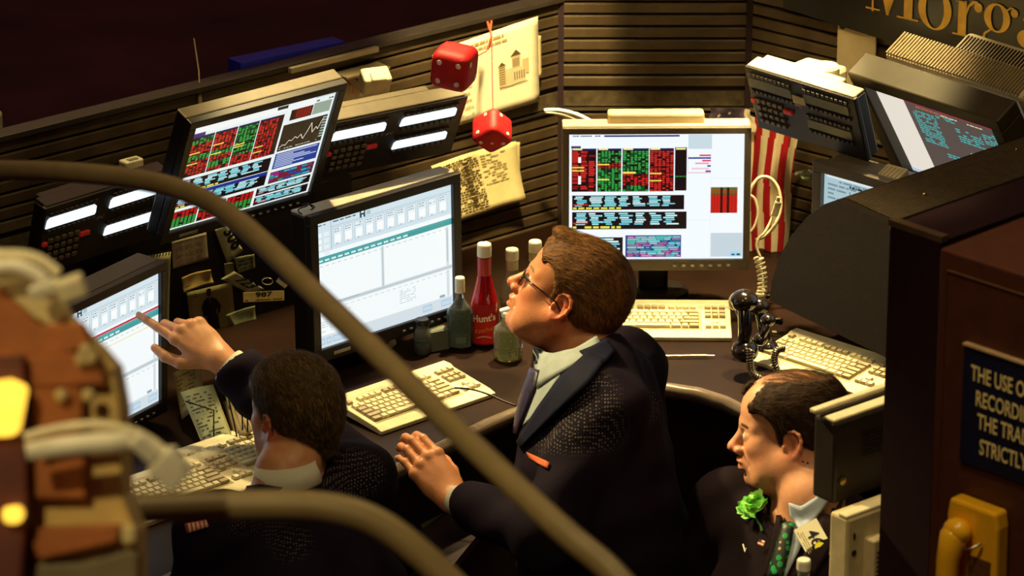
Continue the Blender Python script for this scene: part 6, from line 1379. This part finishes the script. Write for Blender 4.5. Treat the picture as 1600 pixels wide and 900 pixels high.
# ------------------------------------------------------------------ machinery at the left, close to the camera
FD = 5.0
def slab(name, px, d, th, m, parent, bev=.004):
    P = [np.array(at_d(u, v, d)) for u, v in px]; O = P[0]; n = FWD; X = np.array([1., 0, 0]); Z = UPV
    pts = [(float((p-O)@X), float((p-O)@Z)) for p in P]; M = Matrix([[X[0], n[0], Z[0], O[0]], [X[1], n[1], Z[1], O[1]], [X[2], n[2], Z[2], O[2]], [0, 0, 0, 1]])
    mb = MB(); mb.prism(pts, 0, th); o = mb.build(name, m, None, M, bevel=bev); return wpart(o, parent)
tower = empty('equipment_tower', Matrix.Translation(Vector(at_d(90, 1000, FD))), 'out of focus beige and rust coloured equipment tower in the left foreground', 'equipment')
tan = mat('tan_enamel', (.66, .46, .15), .5); rust = mat('rust_panel', (.38, .115, .022), .6, var=.15, scale=30)
slab('side_frame', [(-60, 395), (20, 420), (75, 470), (118, 515), (150, 545), (176, 575), (188, 640), (192, 775), (214, 835), (216, 960), (-60, 960)][::-1], FD+.045, .14, tan, tower)
slab('rust_panel', [(-60, 400), (0, 452), (62, 508), (128, 505), (142, 538), (98, 556), (-60, 566)][::-1], FD+.015, .05, rust, tower)
slab('rust_panel', [(36, 556), (152, 550), (164, 602), (38, 606)][::-1], FD+.01, .06, rust, tower)
slab('rust_panel', [(48, 604), (128, 604), (134, 780), (52, 780)][::-1], FD+.012, .06, rust, tower)
slab('rust_panel', [(40, 826), (188, 820), (184, 848), (60, 876)][::-1], FD+.012, .06, rust, tower)
slab('bright_frame', [(-60, 372), (10, 392), (66, 428), (112, 492), (84, 512), (56, 500), (-60, 400)][::-1], FD+.02, .03, mat('bright_tan', (.62, .50, .24), .5), tower)
slab('tan_post', [(188, 822), (212, 822), (212, 850), (190, 852)][::-1], FD+.01, .03, mat('bright_tan'), tower)
slab('dark_post', [(-60, 560), (38, 556), (44, 780), (30, 960), (-60, 960)][::-1], FD-.02, .07, mat('maroon_post', (.10, .018, .012), .5), tower)
slab('foot_tube', [(-10, 885), (140, 878), (190, 862), (216, 862), (216, 960), (-10, 960)][::-1], FD+.03, .05, mat('olive_grey', (.20, .16, .08), .4), tower)
lampm = mat('amber_lens', (1.0, .60, .06), .3, emit=1.5, var=.15, scale=60)
for cs in ([(-30, 600), (14, 592), (42, 604), (30, 668), (22, 682), (-30, 684)], [(2, 794), (30, 790), (37, 805), (28, 820), (4, 818)]): slab('amber_lamp', cs[::-1], FD-.05, .03, lampm, tower, bev=.006)
for u, v in ((134, 548), (142, 560), (128, 562), (96, 618), (138, 618)): b_ = MB(); b_.sphere(tuple(at_d(u, v, FD-.005)), .009, 12, 8); wpart(b_.build('bolt', mat('bright_tan'), None, smooth=True), tower)
fc = mat('cream_cable_near', (.80, .72, .48), .45)
cable('cable', 'blurred cream cable arching from the amber lamp to the white plug', 'cable', [(38, 684), (90, 670), (150, 664), (205, 674), (240, 692), (262, 712)], FD-.06, .0062, fc)
fb = MB(); P = [Vector(at_d(u, v, FD-.08)) for u, v in ((42, 706), (100, 698), (160, 692), (206, 690))]; fb.tube(P, [.011, .0125, .0125, .012], 12); fcb = tag(fb.build('patch_cable', mat('plug_white', (.86, .82, .66), .4), None, smooth=True), 'thick blurred white patch cable in the left foreground', 'cable')
pg = empty('network_plug', Matrix.Translation(Vector(at_d(250, 722, FD-.08))) @ Matrix.Rotation(math.radians(20), 4, 'Y'), 'blurred white network plug on the end of the thick cable', 'plug')
MB().box((.014, 0, -.004), (.040, .022, .040), Matrix.Rotation(math.radians(22), 3, 'Y'), bev=.004).build('plug_body', mat('plug_white'), pg); MB().box((-.022, 0, .012), (.036, .018, .022), Matrix.Rotation(math.radians(25), 3, 'Y'), bev=.004).build('boot', mat('plug_white'), pg); MB().box((.018, -.014, .020), (.030, .006, .008), Matrix.Rotation(math.radians(40), 3, 'Y'), bev=.002).build('latch', mat('plug_white'), pg)
cable('cable', 'blurred cream cable bundle at the top of the equipment tower', 'cable', [(-30, 402), (20, 398), (60, 405), (92, 428)], FD-.04, .007, fc)
cable('cable', 'second blurred cable lying below the upper bundle at the tower top', 'cable', [(-30, 424), (15, 416), (48, 424), (70, 440)], FD-.05, .009, mat('plug_white'))
pg2 = empty('network_plug', Matrix.Translation(Vector(at_d(96, 452, FD-.05))) @ Matrix.Rotation(math.radians(-20), 4, 'Y'), 'blurred cream plug at the top corner of the equipment tower', 'plug')
MB().box((.012, 0, -.002), (.034, .02, .026), bev=.004).build('plug_body', fc, pg2); MB().box((-.020, 0, .008), (.036, .018, .016), bev=.004).build('boot', mat('plug_white'), pg2)
# distant pale column at the left edge
ec = empty('distant_column', Matrix.Translation(Vector(at_d(-6, 210, 9.4))), 'narrow pale object cut by the left picture edge above the handrail', 'column'); MB().box((0, 0, 0), (.03, .03, .11), bev=.008).build('shaft', mat('pale_stone', (.30, .26, .16), .6), ec); MB().box((.004, -.012, .0), (.02, .012, .05), bev=.004).build('inset', mat('green_inset', (.08, .14, .08), .6), ec)
